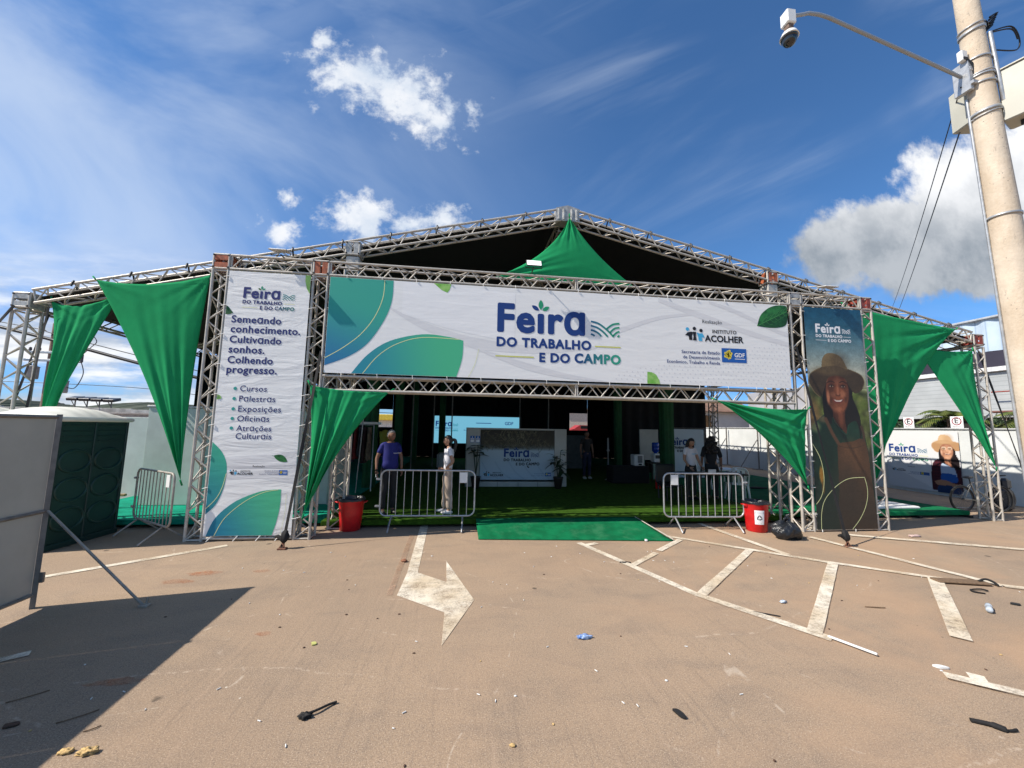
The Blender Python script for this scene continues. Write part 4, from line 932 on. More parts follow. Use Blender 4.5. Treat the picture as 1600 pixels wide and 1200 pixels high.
# ------------------------------------------------------------------ ratchet straps
def strap(label, a, b, ratchet=True, w_=.05, group='ratchet straps bracing the trusses'):
    a, b = Vector(a), Vector(b); t = thing('ratchet_strap', label, 'strap', tuple(a), group=group)
    d = (b-a).normalized(); s_ = d.cross(Vector((0, 1, 0))).normalized()
    mb = MB(); n = s_.cross(d).normalized(); vs = []
    N = 14
    for i in range(N+1):
        p = a+(b-a)*(i/N)+d*.0; tw = .25*math.sin(i*.7); e = (s_*math.cos(tw)+n*math.sin(tw))*w_/2
        vs += [p-e-n*.0015, p+e-n*.0015, p+e+n*.0015, p-e+n*.0015]
    mb.add(vs, [(4*i+k, 4*i+(k+1) % 4, 4*i+4+(k+1) % 4, 4*i+4+k) for i in range(N) for k in range(4)]); part('webbing', mb, strapm, t)
    if ratchet:
        q = a+d*.10; mb = MB(); rng = random.Random(int(a.x*10)); M_ = Matrix((s_, n, d)).transposed()
        mb.sphere(q+d*.06, (.065, .05, .10), 16, 10, 0, lambda dd, p: M_ @ Vector((p.x*(1+.18*math.sin(4*dd.z+5*dd.x)), p.y*(1+.2*math.sin(6*dd.x+3*dd.y)), p.z)))
        mb.tube([q+s_*.05+d*.03, q+s_*.10+d*.06, q+s_*.14+d*.05], [.03, .028, .02], 7)
        part('ratchet', mb, strapm, t)
        mb = MB(); mb.tube([a+Vector((0, 0, -a.z+.01)), a+Vector((.02, .0, .05-a.z)), a+d*.10], .012, 6); mb.bbox(a+Vector((.0, 0, .012-a.z)), (.13, .09, .024), .006); mb.tube([a+Vector((-.05, .01, .02-a.z)), a+Vector((-.01, .0, .09-a.z)), a+Vector((.05, -.01, .02-a.z))], .009, 5)
        part('anchor', mb, mat('rusty_anchor', (.22, .09, .05), .8, 0, .3, 20), t)
strap('black ratchet strap pegged to the ground before the slogan tower', (1.75, -.50, .03), (1.93, .02, 3.25))
strap('black ratchet strap pegged to the ground before the portrait tower', (11.17, -.98, .03), (11.36, .02, 3.75))
strap('black ratchet strap at the outside of the rightmost truss leg', (17.95, .55, .03), (17.10, .80, 4.1))
strap('black ratchet strap running outward from the leftmost truss corner', (-5.4, .2, .03), (-3.52, .62, 3.95), False)
strap('black strap running down inside the leftmost truss leg', (-3.12, .55, .1), (-2.98, .62, 3.95), False, .04)
strap('black strap crossing behind the leftmost truss leg', (-4.7, 1.6, .1), (-3.30, .98, 3.9), False)

# ------------------------------------------------------------------ concrete pole with camera
def conc(t, oc, base):
    s_ = t.noise(t.map(oc, sc=(1, 1, .35)), 3, 7, .65); c = t.mix(t.sstep(s_, .4, .66), base, (.50, .40, .29))
    c = t.mix(t.m('MULTIPLY', t.sstep(t.noise(t.map(oc, sc=(6, 6, 1.4)), 6, 5, .7), .60, .72), .6), c, (.26, .22, .18))
    v = t.node('ShaderNodeTexVoronoi'); v.inputs['Scale'].default_value = 26; t.put(v.inputs['Vector'], oc)
    return t.mix(t.m('MULTIPLY', t.sstep(v.outputs['Distance'], .16, .08), t.sstep(t.noise(oc, 4, 3), .5, .6)), c, (.22, .19, .16))
concrete = mat('cast_concrete', (.66, .56, .44), .85, 0, .08, 5, .25, 40, extra=conc)
PB, PT = Vector((10.07, -4.15, 0)), Vector((9.58, -4.15, 8.6))
def pol(z): return PB+(PT-PB)*(z/8.6)
def prad(z): return (.232-.0148*z)*.67
pole = thing('concrete_pole', 'tall pale concrete pole with steel bands rising at the right', 'pole', tuple(PB))
mb = MB(); mb.tube([pol(z) for z in np.linspace(0, 8.6, 30)], [prad(z) for z in np.linspace(0, 8.6, 30)], 40); part('shaft', mb, concrete, pole)
def band(z, w_=.018, tilt=.0, m_=galv, nm='band'):
    c_ = pol(z); r = prad(z)+.004; mb = MB(); n = 40; vs = []
    for k in range(n):
        a = 2*math.pi*k/n; dz_ = tilt*math.cos(a)
        for (q, h_) in ((0, -w_/2), (.006, -w_/2), (.006, w_/2), (0, w_/2)): vs.append((c_.x+(r+q)*math.cos(a), c_.y+(r+q)*math.sin(a), z+h_+dz_))
    mb.add(vs, [(4*k+j, 4*k+(j+1) % 4, 4*((k+1) % n)+(j+1) % 4, 4*((k+1) % n)+j) for k in range(n) for j in range(4)], 0, True); part(nm, mb, m_, pole)
wirem = mat('grey_wire', (.10, .10, .10), .6, .2)
for z, w_, tl in ((6.27, .012, .03), (6.22, .03, .03), (5.88, .02, 0), (5.72, .012, .02), (5.69, .02, .01), (5.60, .02, 0), (5.30, .03, .015), (5.27, .01, .03), (4.16, .022, 0)): band(z, w_, tl)
mb = MB(); zs = (0.2, 2., 3.6, 4.9); mb.tube([pol(z)+Vector((-.78, .63, 0))*(prad(z)+.012) for z in np.linspace(.1, 5.5, 12)], .013, 7); part('conduit', mb, galv, pole)
mb = MB(); mb.tube([pol(z)+Vector((prad(z)*.80, -prad(z)*.75-.02, 0)) for z in (6.15, 5.7, 5.38)] + [pol(5.28)+Vector((.24, -.2, 0)), pol(5.24)+Vector((.36, -.18, 0)), pol(5.26)+Vector((.44, -.14, 0)), pol(5.36)+Vector((.45, -.12, 0))], .019, 8); part('conduit', mb, galv, pole)
mb = MB(); mb.tube(curve_pts([pol(6.17)+Vector((.10, -.08, 0)), pol(6.20)+Vector((.30, -.12, .02)), pol(6.10)+Vector((.42, -.1, .03)), pol(5.98)+Vector((.36, -.1, 0)), pol(5.96)+Vector((.10, -.08, 0))]), .007, 5)
mb.tube(curve_pts([pol(6.16)+Vector((.10, -.08, 0)), pol(6.17)+Vector((.30, -.12, .02)), pol(6.08)+Vector((.40, -.1, .03))]), .007, 5)
for k in range(6): mb.tube([pol(6.25)+Vector((.09+.02*math.sin(k), -.06-.01*k, -.05+.02*k)), pol(6.25)+Vector((.14, -.08-.01*k, .02*k)), pol(6.25)+Vector((.11, -.05, .08-.02*k))], .011, 5)
part('cable_loop', mb, black, pole)
arm = thing('security_camera', 'white dome security camera on a long steel arm from the concrete pole', 'camera', tuple(pol(5.72)))
mb = MB(); A0 = pol(5.73)+Vector((-.12, .05, 0)); pts = [A0, A0.lerp(Vector((7.92, -4.22, 6.03)), .5), (7.92, -4.22, 6.03), (7.86, -4.22, 6.040), (7.80, -4.22, 6.046), (7.70, -4.22, 6.042), (7.62, -4.22, 6.012), (7.53, -4.22, 5.985)]
mb.tube(pts, .017, 14); part('arm', mb, smooth_galv, arm)
mb = MB(); mb.bbox(A0+Vector((-.01, 0, -.02)), (.05, .14, .34), .006); mb.bbox(A0+Vector((.03, -.06, .05)), (.10, .03, .05), .004); mb.bbox(A0+Vector((.02, -.07, -.12)), (.10, .05, .04), .004); part('bracket', mb, galv, arm)
bx = whiteplast
mb = MB(); mb.bbox((7.47, -4.22, 5.935), (.095, .095, .14), .008); mb.bbox((7.47, -4.22, 5.845), (.06, .06, .06), .005, 1); part('mount', mb, [bx, mat('brown_fitting', (.16, .10, .07), .6)], arm)
mb = MB(); mb.lathe([(0, .062), (.04, .058), (.062, .036), (.078, .0), (.081, -.009), (.072, -.01)], 28, (7.47, -4.22, 5.745)); part('sunshield', mb, whiteplast, arm)
mb = MB(); mb.lathe([(.072, .0), (.071, -.014), (.062, -.022)], 28, (7.47, -4.22, 5.738)); mb.sphere((7.47, -4.22, 5.718), (.062, .062, .070), 24, 16); part('dome', mb, glassdark, arm)
R_ = Matrix.Rotation(RAD(8), 3, 'Z')
o = MB().bbox((0, 0, 0), (.25, .26, .56), .012); o.box((0, -.131, .0), (.235, .004, .54)); o.box((0.0, 0, .284), (.28, .29, .012)); o.box((.128, -.05, .0), (.006, .03, .06), 1); o.tube([(.0, .02, -.28), (.0, .02, -.33)], .02, 8, 1)
q = MATS.get('box_beige') or mat('box_beige', (.47, .46, .39), .5, 0, .06, 3)
e = o.build('equipment_box', [q, black]); e.location = (9.99, -4.31, 5.42); e.rotation_euler = (0, 0, RAD(20)); tag(e, 'large beige equipment box on the right side of the concrete pole', 'equipment box', 'equipment boxes on the concrete pole')
o = MB().bbox((0, 0, 0), (.20, .18, .46), .010); o.box((0, -.093, .12), (.19, .006, .20)); o.box((0, -.093, -.115), (.19, .006, .22))
e = o.build('equipment_box', [q, black]); e.location = (9.88, -3.95, 5.53); e.rotation_euler = (0, 0, RAD(-12)); tag(e, 'small beige equipment box on the left side of the concrete pole', 'equipment box', 'equipment boxes on the concrete pole')
o = MB().bbox((0, 0, 0), (.07, .05, .12), .006, 0); o.box((.0, -.026, -.04), (.05, .01, .03), 1); o.tube([(.01, -.02, -.04), (.06, -.03, -.10), (.08, -.02, -.22)], .014, 6, 1)
e = o.build('junction_device', [whiteplast, black]); e.location = (9.575, -4.14, 5.93); tag(e, 'tiny white junction box above the camera arm on the concrete pole', 'junction box')
def cable(name, label, cat, pts, r, group=None, m_=black, n=10):
    mb = MB(); mb.tube(curve_pts(pts, n), r, 5); return one(name, mb, m_, label, cat, tuple(pts[0]), group)
p_, q_ = pol(5.62)+Vector((-.17, .05, 0)), pol(5.2)+Vector((-.10, .16, 0))
cable('hanging_cable', 'thin dark cable from the camera arm down behind the right drape', 'cable', [p_+(Vector((23.4, 8., 6.8))-p_)*k-Vector((0, 0, .9*k*(1-k))) for k in (0, .15, .3, .5, .75, 1)], .006, 'cables from the concrete pole')
cable('hanging_cable', 'thin twisted cable from below the small box down behind the right drape', 'cable', [q_+(Vector((23.7, 8., 6.6))-q_)*k-Vector((0, 0, .5*k*(1-k))) for k in (0, .15, .3, .5, .75, 1)], .007, 'cables from the concrete pole')
# ------------------------------------------------------------------ left foreground hoarding
hd = thing('hoarding_panel', 'grey sheet metal hoarding in a steel frame propped up at the left edge', 'hoarding', (.11, -2.38, 0))
hs = mat('hoarding_sheet', (.44, .42, .37), .5, .05, .07, 1.4, .06, 3); hf = mat('hoarding_frame', (.22, .20, .18), .5, .3, .15, 9)
hdir = Vector((.045, -1, 0)).normalized()
def hp(s_, z, off=0.): p = Vector((.11, -2.38, 0))+hdir*s_; return (p.x+off, p.y, z)
for k in range(5):
    a, b = .03+k*1.2, 1.17+k*1.2
    mb = MB(); mb.add([hp(a, .13, .0), hp(b, .13, .0), hp(b, 1.97, .0), hp(a, 1.97, .0), hp(a, .13, -.012), hp(b, .13, -.012), hp(b, 1.97, -.012), hp(a, 1.97, -.012)], [(0, 1, 2, 3), (7, 6, 5, 4), (0, 4, 5, 1), (3, 2, 6, 7), (0, 3, 7, 4), (1, 5, 6, 2)]); part('sheet', mb, hs, hd)
    for z in (.14, .98, 1.97): part('rail', MB().tube([hp(a, z, .012), hp(b, z, .012)], .019, 4, sm=False), hf, hd)
for k in range(6):
    s_ = k*1.2; mb = MB(); mb.tube([hp(s_, 0, .004), hp(s_, 2.0, .004)], .030, 4, sm=False); part('post', mb, hf, hd)
mb = MB(); mb.bbox((.15, -2.37, .30), (.05, .03, .10), .004); part('latch', mb, hf, hd)
mb = MB(); mb.tube([(.13, -2.38, .98), (1.18, -2.43, .02)], .013, 8); mb.bbox((1.20, -2.43, .012), (.09, .07, .024), .004); mb.tube([(1.21, -2.43, .0), (1.215, -2.42, .09)], .010, 6); part('stay_rod', mb, alu_dk, hd)

# ------------------------------------------------------------------ portable toilets
tg = mat('toilet_green', (.010, .048, .040), .45, 0, .15, 2); tw = mat('toilet_roof_white', (.72, .70, .62), .5, 0, .06, 2); tdk = mat('toilet_trim', (.008, .038, .033), .5)
def toilet(label, loc, rz):
    t = thing('portable_toilet', label, 'portable toilet', loc, rz, 'portable toilets'); w_, d_, h_ = 1.14, 1.14, 1.95
    MB().bbox((0, 0, .07+(h_-.07)/2), (w_, d_, h_-.07), .03).build('cabin', tg, t)
    MB().bbox((0, 0, .045), (w_+.05, d_+.05, .09), .015).build('base', tdk, t)
    # right-hand wall: two columns of three pressed ovals, louvre slots above, seam between
    for sgn in (-1, 1):
        cy = sgn*.275
        mb = MB()
        for cz in (.42, .86, 1.30):
            for r_, h2 in ((.24, .17),):
                mb.tube([(w_/2+.004, cy+r_*math.cos(a), cz+h2*math.sin(a)) for a in np.linspace(0, 2*math.pi, 28, endpoint=False)], .020, 6, closed=True)
        mb.build('pressed_ovals', tg, t)
        mb = MB()
        for k in range(4): mb.bbox((w_/2+.006, cy, 1.60+.085*k), (.018, .46, .022), .005)
        mb.build('louvre', tdk, t)
    mb = MB()
    for y in (-.55, -.005, .55): mb.bbox((w_/2+.004, y, 1.0), (.03, .045, 1.84), .008)
    mb.build('corner_strips', tdk, t)
    mb = MB(); mb.bbox((0, -d_/2-.012, 1.0), (.78, .03, 1.78), .01); dr = mb.build('door', tg, t); MB().bbox((.31, -d_/2-.04, .98), (.10, .03, .05), .008).build('handle', greyblk, dr)
    mb = MB(); nx_, ny_ = 24, 24
    def rf(u, v):
        x, y = (u*2-1), (v*2-1); k = max(abs(x), abs(y)); dome = .17*(1-abs(x)**2.6)*(1-abs(y)**2.6)
        rib = .014*(1 if abs(((v*6) % 1)-.5) < .18 else 0)*(1-abs(x)**4)
        return (x*(w_/2+.06), y*(d_/2+.06), h_+.02+dome+rib)
    mb.grid(rf, nx_, 36); mb.bbox((0, 0, h_-.0), (w_+.125, d_+.125, .07), .02); mb.build('roof', tw, t)
    return t
tt = toilet('dark green portable toilet with ribbed white roof right behind the hoarding', (-2.10, .14, 0), RAD(-4))
copy_tree(tt, (-3.36, .02, 0), RAD(-3), 'portable toilet at the left edge mostly hidden by the hoarding')

# ------------------------------------------------------------------ pale partition behind the left tower
ptn = thing('partition_wall', 'pale green white partition sheets with steel posts standing on the emerald carpet', 'partition', (-.5, 2.3, .15))
for k, x in enumerate((-2.36, -1.18, 0., 1.0)):
    nx2 = (-1.18, 0., 1.0, 1.52)[k]
    mb = MB(); mb.bbox(((x+nx2)/2, 2.30, 1.20), (nx2-x-.05, .02, 2.08), .004); part('sheet', mb, blind, ptn)
    mb = MB(); mb.bbox((nx2, 2.29, 1.21), (.05, .05, 2.12), .006); part('post', mb, galv, ptn)
mb = MB(); mb.bbox((-3.6, 3.5, 1.03), (2.9, .03, 2.0), .004); part('sheet', mb, blind, ptn)
mb = MB(); mb.bbox((1.52, 3.1, 1.20), (.02, 1.5, 2.08), .004); part('sheet', mb, blind, ptn)
mb = MB(); mb.bbox((-.42, 2.29, 2.27), (3.9, .045, .04), .005); part('top_rail', mb, galv, ptn)
mb = MB(); mb.bbox((-2.62, 2.0, .42), (.5, .06, .05), .008); mb.bbox((-2.62, 2.0, .25), (.05, .05, .30), .005)
one('site_trestle', mb, mat('tan_timber', (.42, .30, .15), .8, 0, .2, 12), 'low tan timber trestle beside the portable toilet', 'trestle', (-2.62, 2.0, 0))

# ------------------------------------------------------------------ far left background
masonry = mat('far_rendered_wall', (.56, .54, .50), .85, 0, .22, 1.1, .2, 2)
mb = MB()
for i in range(16):
    x = -42+i*2.2; mb.bbox((x, 27+.02*(i % 2), 1.42), (2.19, .22, 2.84+.10*math.sin(i*1.7)), .01)
one('boundary_wall', mb, masonry, 'long weathered grey boundary wall beyond the portable toilets', 'wall', (-25, 27, 0))
mb = MB(); mb.bbox((-19.6, 26, 1.2), (3.0, 2.2, 2.4), .02); mb.bbox((-19.6, 24.88, 2.45), (3.1, .16, .12), .01); mb.bbox((-20.1, 24.86, 1.6), (.7, .06, .7), .01, 1)
one('site_hut', mb, [mat('hut_render', (.40, .36, .33), .8), rust], 'small grey brown hut before the boundary wall left of the big drape', 'hut', (-19.6, 26, 0))
sol = thing('solar_array', 'dark tilted panels on posts above the far boundary wall', 'solar panels', (-34.5, 40, 0))
for i in range(4):
    mb = MB(); M_ = Matrix.Rotation(RAD(14), 3, 'X'); mb.bbox((-36.3+i*1.15, 40, 4.18-.03*i), (1.05, 1.0, .30), .03, M=M_); part('panel', mb, mat('panel_dark', (.02, .022, .03), .4), sol)
    mb = MB(); mb.tube([(-36.3+i*1.15, 40, 0), (-36.3+i*1.15, 40, 4.05)], .06, 6); mb.tube([(-36.7+i*1.15, 40, 4.0), (-36.3+i*1.15, 40, 3.3)], .04, 5); part('post', mb, hf, sol)
# hills and far town on the horizon
hm = mat('hill_scrub', (.030, .046, .026), .95, 0, .25, .12, 0, 1, col2=(.075, .085, .055))
mb = MB()
def hz(x): return 9.5+2.2*math.sin(x*.021+1.3)+1.6*math.sin(x*.057)+.8*abs(math.sin(x*.9))*abs(math.sin(x*.37+1))+.5*abs(math.sin(x*2.3))+.9*math.sin(x*.13+2)+(2.6 if -175 > x > -215 else 0)
def hf_(u, v):
    x = -420+900*u; return (x, 210+110*v, (hz(x) if x < -90 else 7+1.5*math.sin(x*.03))*math.sin(min(1, v*1.4)*math.pi/2)-.3)
mb.grid(hf_, 900, 8, 0, False); tag(mb.build('hills', hm), None, None, kind='structure')
# utility pole with two transformers
up = thing('utility_pole', 'weathered wooden utility pole with crossarms and transformers behind the leftmost drape', 'utility pole', (-16.05, 15, 0))
brown = mat('pole_timber', (.30, .20, .15), .85, 0, .25, 5, .2, 20, stretch=(3, 3, .5))
mb = MB(); mb.tube([(-16.05, 15, 0), (-16.05, 15, 6.75)], [.19, .14], 12); part('shaft', mb, brown, up)
for z, x0, x1 in ((5.25, -17.0, -15.1), (4.85, -17.1, -15.3)):
    mb = MB(); mb.bbox(((x0+x1)/2, 14.84, z), (x1-x0, .1, .12), .01); part('crossarm', mb, galv, up)
for x, z in ((-16.62, 3.9), (-15.25, 3.25)):
    mb = MB(); mb.lathe([(0, 0), (.2, 0), (.22, .05), (.22, .55), (.24, .60), (.10, .66), (0, .66)], 16, (x, 14.8, z)); 
    for q in (-.1, .03, .14): mb.tube([(x+q, 14.78, z+.64), (x+q, 14.78, z+.84)], [.04, .025], 6, 1)
    part('transformer', mb, [mat('transformer_grey', (.34, .33, .32), .6), black], up)
mb = MB()
for x in (-16.9, -16.5, -15.5, -15.2): mb.lathe([(0, 0), (.05, 0), (.07, .06), (.05, .1), (.06, .16), (0, .2)], 8, (x, 14.84, 5.3))
mb.bbox((-14.55, 14.8, 5.0), (.10, .10, .42), .02); mb.bbox((-14.75, 14.8, 4.8), (.45, .06, .06), .01)
mb.tube(curve_pts([(-14.55, 14.8, 5.2), (-14.2, 14.8, 5.6), (-14.0, 14.8, 5.9), (-14.3, 14.8, 6.3)]), .02, 5); mb.tube(curve_pts([(-14.55, 14.8, 4.8), (-14.4, 14.8, 4.2), (-14.7, 14.8, 3.5), (-15.2, 14.8, 3.6)]), .02, 5)
part('insulators', mb, mat('insulator_brown', (.07, .06, .06), .4), up)
cable('overhead_cable', 'thick bundled overhead cable sloping down behind the left drapes', 'cable', [(-30, 14.4, 8.9), (-17.5, 14.4, 6.25), (-10.7, 14.2, 4.58), (0., 13.9, 2.2)], .085, 'overhead cables on the left')
cable('overhead_cable', 'thin overhead cable just above the thick bundle', 'cable', [(-30, 15.0, 8.4), (-17.5, 14.9, 6.55), (-15.0, 14.8, 5.95), (0., 14.4, 2.4)], .022, 'overhead cables on the left')
cable('overhead_cable', 'thin low overhead cable behind the portable toilets', 'cable', [(-30, 20, 4.2), (-16, 20, 4.0), (-8, 20, 3.1), (2, 20, 2.7)], .02, 'overhead cables on the left')

# ------------------------------------------------------------------ right background: painted wall, warehouse, signs, palms
wp = mat('white_painted_wall', (.66, .68, .67), .8, 0, .07, .8, .1, 20)
wl = thing('perimeter_wall', 'white painted perimeter wall along the right side of the tent', 'wall', (20.25, 8, 0))
mb = MB()
for i in range(10): mb.bbox((20.35, -6+i*3.2, 1.08), (.16, 3.195, 2.16), .004)
part('wall', mb, wp, wl)
mb = MB(); mb.bbox((20.35, 8.4, 2.18), (.24, 32, .05), .01); part('coping', mb, mat('coping_grey', (.46, .47, .46), .8), wl)
for y in (9.5, 12.0, 14.5):
    mb = MB(); mb.tube([(20.1, y, 0), (20.1, y, 2.2)], .035, 6); mb.tube([(20.08, y, 1.6), (18.9, y-.1, .03)], .025, 6); mb.bbox((20.0, y, .02), (.4, .3, .04), .01); part('brace', mb, hf, wl)

wh = thing('warehouse', 'large warehouse with corrugated blue white top and dark band beyond the right wall', 'building', (32, 4, 0))
def corr(name, base, c2, per=.25, ax=1):
    def ex(t, oc, b_):
        q = t.sep(oc)[ax]; s_ = t.m('ABSOLUTE', t.m('SUBTRACT', t.m('FRACT', t.m('DIVIDE', q, per)), .5)); return t.mix(t.sstep(s_, .40, .5), b_, c2)
    return mat(name, base, .5, .1, .08, .6, extra=ex)
top_ = corr('corrugated_blue_white', (.50, .60, .70), (.30, .39, .50), .42); low_m = corr('corrugated_grey', (.44, .46, .46), (.27, .29, .29), .20, 2); band_ = mat('dark_fascia', (.030, .026, .045), .6, 0, .15, .4); wtrim = mat('white_trim', (.70, .70, .70), .6)
Y0, Y1 = -14, 15.2
def face(x, y0, y1, z0, z1, t_=.2): return MB().bbox((x+t_/2, (y0+y1)/2, (z0+z1)/2), (t_, y1-y0, z1-z0), .01)
mb = MB()
def cor(u, v): y = Y0+(Y1-Y0)*u; return (28.0+.05*math.sin(y*2*math.pi/.84), y, 5.78+(7.25-5.78)*v)
mb.grid(cor, 400, 2); part('upper_cladding', mb, top_, wh)
part('fascia', face(27.9, Y0, Y1, 5.05, 5.76), band_, wh); part('white_strip', face(27.84, Y0, Y1, 4.84, 5.04), wtrim, wh); part('lower_cladding', face(28.0, Y0, 12.2, 2.80, 4.83), low_m, wh)
part('roof', MB().bbox((36, .6, 7.30), (16.3, 29.4, .10), .02), mat('warehouse_roof', (.42, .44, .46), .6), wh)
part('core', MB().bbox((34, .5, 3.6), (11.5, 28.8, 7.1), .02), dark, wh)
part('side_wall', MB().bbox((28.6, 19.2, 2.6), (.3, 8.0, 5.2), .02), mat('grey_render', (.36, .36, .38), .85, 0, .1, .5), wh)
part('blue_awning', MB().bbox((27.4, 13.4, 6.05), (1.0, 3.4, .30), .03), mat('blue_paint', (.02, .12, .50), .5), wh)
mb = MB()
for y in (5.6, 5.9): mb.tube([(27.6, y, 2.4), (27.6, y, 4.3)], .035, 5)
for z in (3.0, 3.9): mb.tube([(27.6, 4.4, z), (27.6, 7.2, z)], .03, 5)
part('red_pipework', mb, mat('red_oxide', (.30, .06, .04), .7), wh)
mb = MB(); mb.bbox((27.3, 4.6, 3.0), (1.2, 4.4, .08), .02); part('ledge', mb, mat('red_brown', (.20, .09, .07), .7), wh)
mb = MB()
for i in range(26): mb.tube([(27.7, 4.0+i*.12, 2.2), (27.7, 4.0+i*.12, 2.75)], .02, 4)
part('window_bars', mb, alu_dk, wh)
hs_ = thing('roofed_house', 'small house with a brown roof and yellow window seen past the entrance right corner', 'house', (27, 29, 0))
part('wall', MB().bbox((27.5, 29, 1.9), (8, 4, 3.8), .03), mat('house_white', (.62, .60, .56), .8, 0, .1, .4), hs_)
mb = MB(); mb.prism([(-2.6, 0), (2.6, 0), (0, 1.1)], -4.5, 4.5); mb.v = [(27.5+p[2], 29+p[0], 3.8+p[1]) for p in mb.v]; part('roof', mb, mat('roof_brown', (.26, .15, .10), .85, 0, .2, 1), hs_)
mb = MB(); mb.bbox((26.4, 26.97, 2.9), (2.4, .08, 1.1), .01); part('window', mb, mat('amber_window', (.22, .12, .04), .5), hs_)
hb = thing('yellow_shop', 'white and yellow low building seen through the back left gap of the tent', 'building', (-1.2, 44, 0))
part('wall', MB().bbox((-2, 44, 1.6), (9, 5, 3.2), .03), mat('shop_white', (.72, .72, .70), .7), hb); part('awning', MB().bbox((-2, 41.2, 2.9), (9.2, .8, .7), .05), mat('yellow_paint', (.80, .58, .06), .6), hb)
hb = thing('cream_building', 'cream building with flat roof seen through the back right gap of the tent', 'building', (20, 44, 0))
part('wall', MB().bbox((21.5, 44, 2.2), (9, 5, 4.4), .03), mat('cream_wall', (.60, .50, .40), .8), hb); part('roof', MB().bbox((21.5, 44, 4.5), (9.6, 5.6, .2), .03), mat('shop_white', (.7, .7, .7)), hb)
cr_ = thing('parked_car', 'red parked car just visible through the back right gap of the tent', 'car', (18.4, 36, 0), RAD(4))
mb = MB(); prof = [(-2.1, .35), (2.1, .35), (2.15, .75), (1.9, .95), (1.2, 1.0), (.6, 1.45), (-1.0, 1.48), (-1.7, 1.05), (-2.1, .95)]
mb.prism(prof, -.82, .82); mb.v = [(p[0], p[2], p[1]+.9) for p in mb.v]; mb.build('body', mat('car_red', (.45, .03, .03), .3), cr_)
for x in (-1.3, 1.3):
    for y in (-.8, .8):
        mb = MB(); mb.lathe([(.12, -.09), (.30, -.09), (.32, 0), (.30, .09), (.12, .09)], 16, (x, y, 1.22), M=Matrix.Rotation(RAD(90), 3, 'X')); mb.build('wheel', rubber, cr_)
mb = MB(); mb.bbox((-.2, -.83, 2.14), (1.5, .02, .32), .01); mb.build('side_window', glassdark, cr_)
mb = MB(); mb.bbox((18.5, 36, .45), (8, 4, .88), .02); one('earth_bank', mb, mat('bank_earth', (.24, .17, .11), .9), 'low earth bank under the red parked car', 'bank', (18.5, 36, 0), kind='structure')

def sign(label, y, x=20.75, z=2.34):
    t = thing('parking_sign', label, 'sign', (x, y, 0), group='white parking signs above the right wall')
    mb = MB(); mb.tube([(x+.03, y, 0), (x+.03, y, z+.25)], .03, 8); part('post', mb, galv, t)
    f = lambda u, v, d: (x-.01-d, y-u, z+v)
    p = Print(f, .002); p.grid(lambda a, b: p.P(-.17+.34*a, -.26+.52*b), 2, 2, 0); p.grid(lambda a, b: p.fn(.17-.34*a, -.26+.52*b, -.012), 2, 2, 0)
    p.disc(0, .10, .135, 1, 1, 26); p.disc(0, .10, .105, 2, 0, 26); p.text('E', -.05, .035, .10, 3, 2, .02)
    for i, t_ in enumerate(('PERMITIDO', 'VAGA', 'RESERVADA')): p.text(t_, -.12+.02*(i == 1), -.10-.055*i, .24-.10*(i == 1), 1, 2, .005)
    part('board', p, [MATS['print_white'], mat('sign_maroon', (.30, .02, .04), .5), MATS['print_black']], t)
sign('white E parking sign behind the right wall with palm leaves to its right', 5.28); sign('white E parking sign partly hidden by the smaller right drape', 3.86)

# palms and shrubs behind the wall
leafm = mat('palm_leaf', (.20, .22, .045), .6, 0, .25, 6, trans=.25, col2=(.045, .085, .02)); bushm = mat('shrub_leaf', (.035, .075, .02), .65, 0, .3, 9, trans=.2)
def palm(label, x, y, h_, n, L_, seed):
    t = thing('palm_tree', label, 'palm tree', (x, y, 0), group='palms behind the right wall'); rng = random.Random(seed)
    mb = MB(); mb.tube([(0, 0, 0), (.05, .03, h_*.5), (0, 0, h_)], [.14, .11, .09], 10); mb.build('trunk', brown, t)
    mb = MB()
    for i in range(n):
        a = 2*math.pi*i/n+rng.uniform(-.3, .3); el = rng.uniform(.25, 1.1); ln = L_*rng.uniform(.8, 1.1); P_ = []
        for k in range(11):
            s_ = k/10; r = ln*s_*math.cos(el*(1-s_*.3)); P_.append(Vector((r*math.cos(a), r*math.sin(a), h_+ln*(s_*math.sin(el)-.75*s_*s_))))
        mb.tube(P_, [.016*(1-k/12) for k in range(11)], 4)
        side = Vector((-math.sin(a), math.cos(a), 0))
        for k in range(2, 21):
            s_ = k/20; q = P_[int(s_*10)] if k % 2 == 0 else (P_[int(s_*10)]+P_[min(10, int(s_*10)+1)])/2; d = (P_[min(10, int(s_*10)+1)]-P_[max(0, int(s_*10)-1)]).normalized()
            for sg in (-1, 1):
                l_ = .42*math.sin(math.pi*min(1, .15+s_*.8))*rng.uniform(.8, 1.1); tip = q+(side*sg*.75+d*.65+Vector((0, 0, -.35))).normalized()*l_; wv = d*.022
                mb.add([q-wv, q+wv, (q+tip)/2+wv*1.2, tip, (q+tip)/2-wv*1.2], [(0, 1, 2, 3, 4)])
    mb.build('crown', leafm, t)
palm('small palm with drooping fronds between the two parking signs', 21.5, 4.55, 2.55, 12, 1.15, 3); palm('palm behind the right wall half hidden by the rightmost truss leg', 22.0, 2.9, 2.5, 10, 1.2, 9)
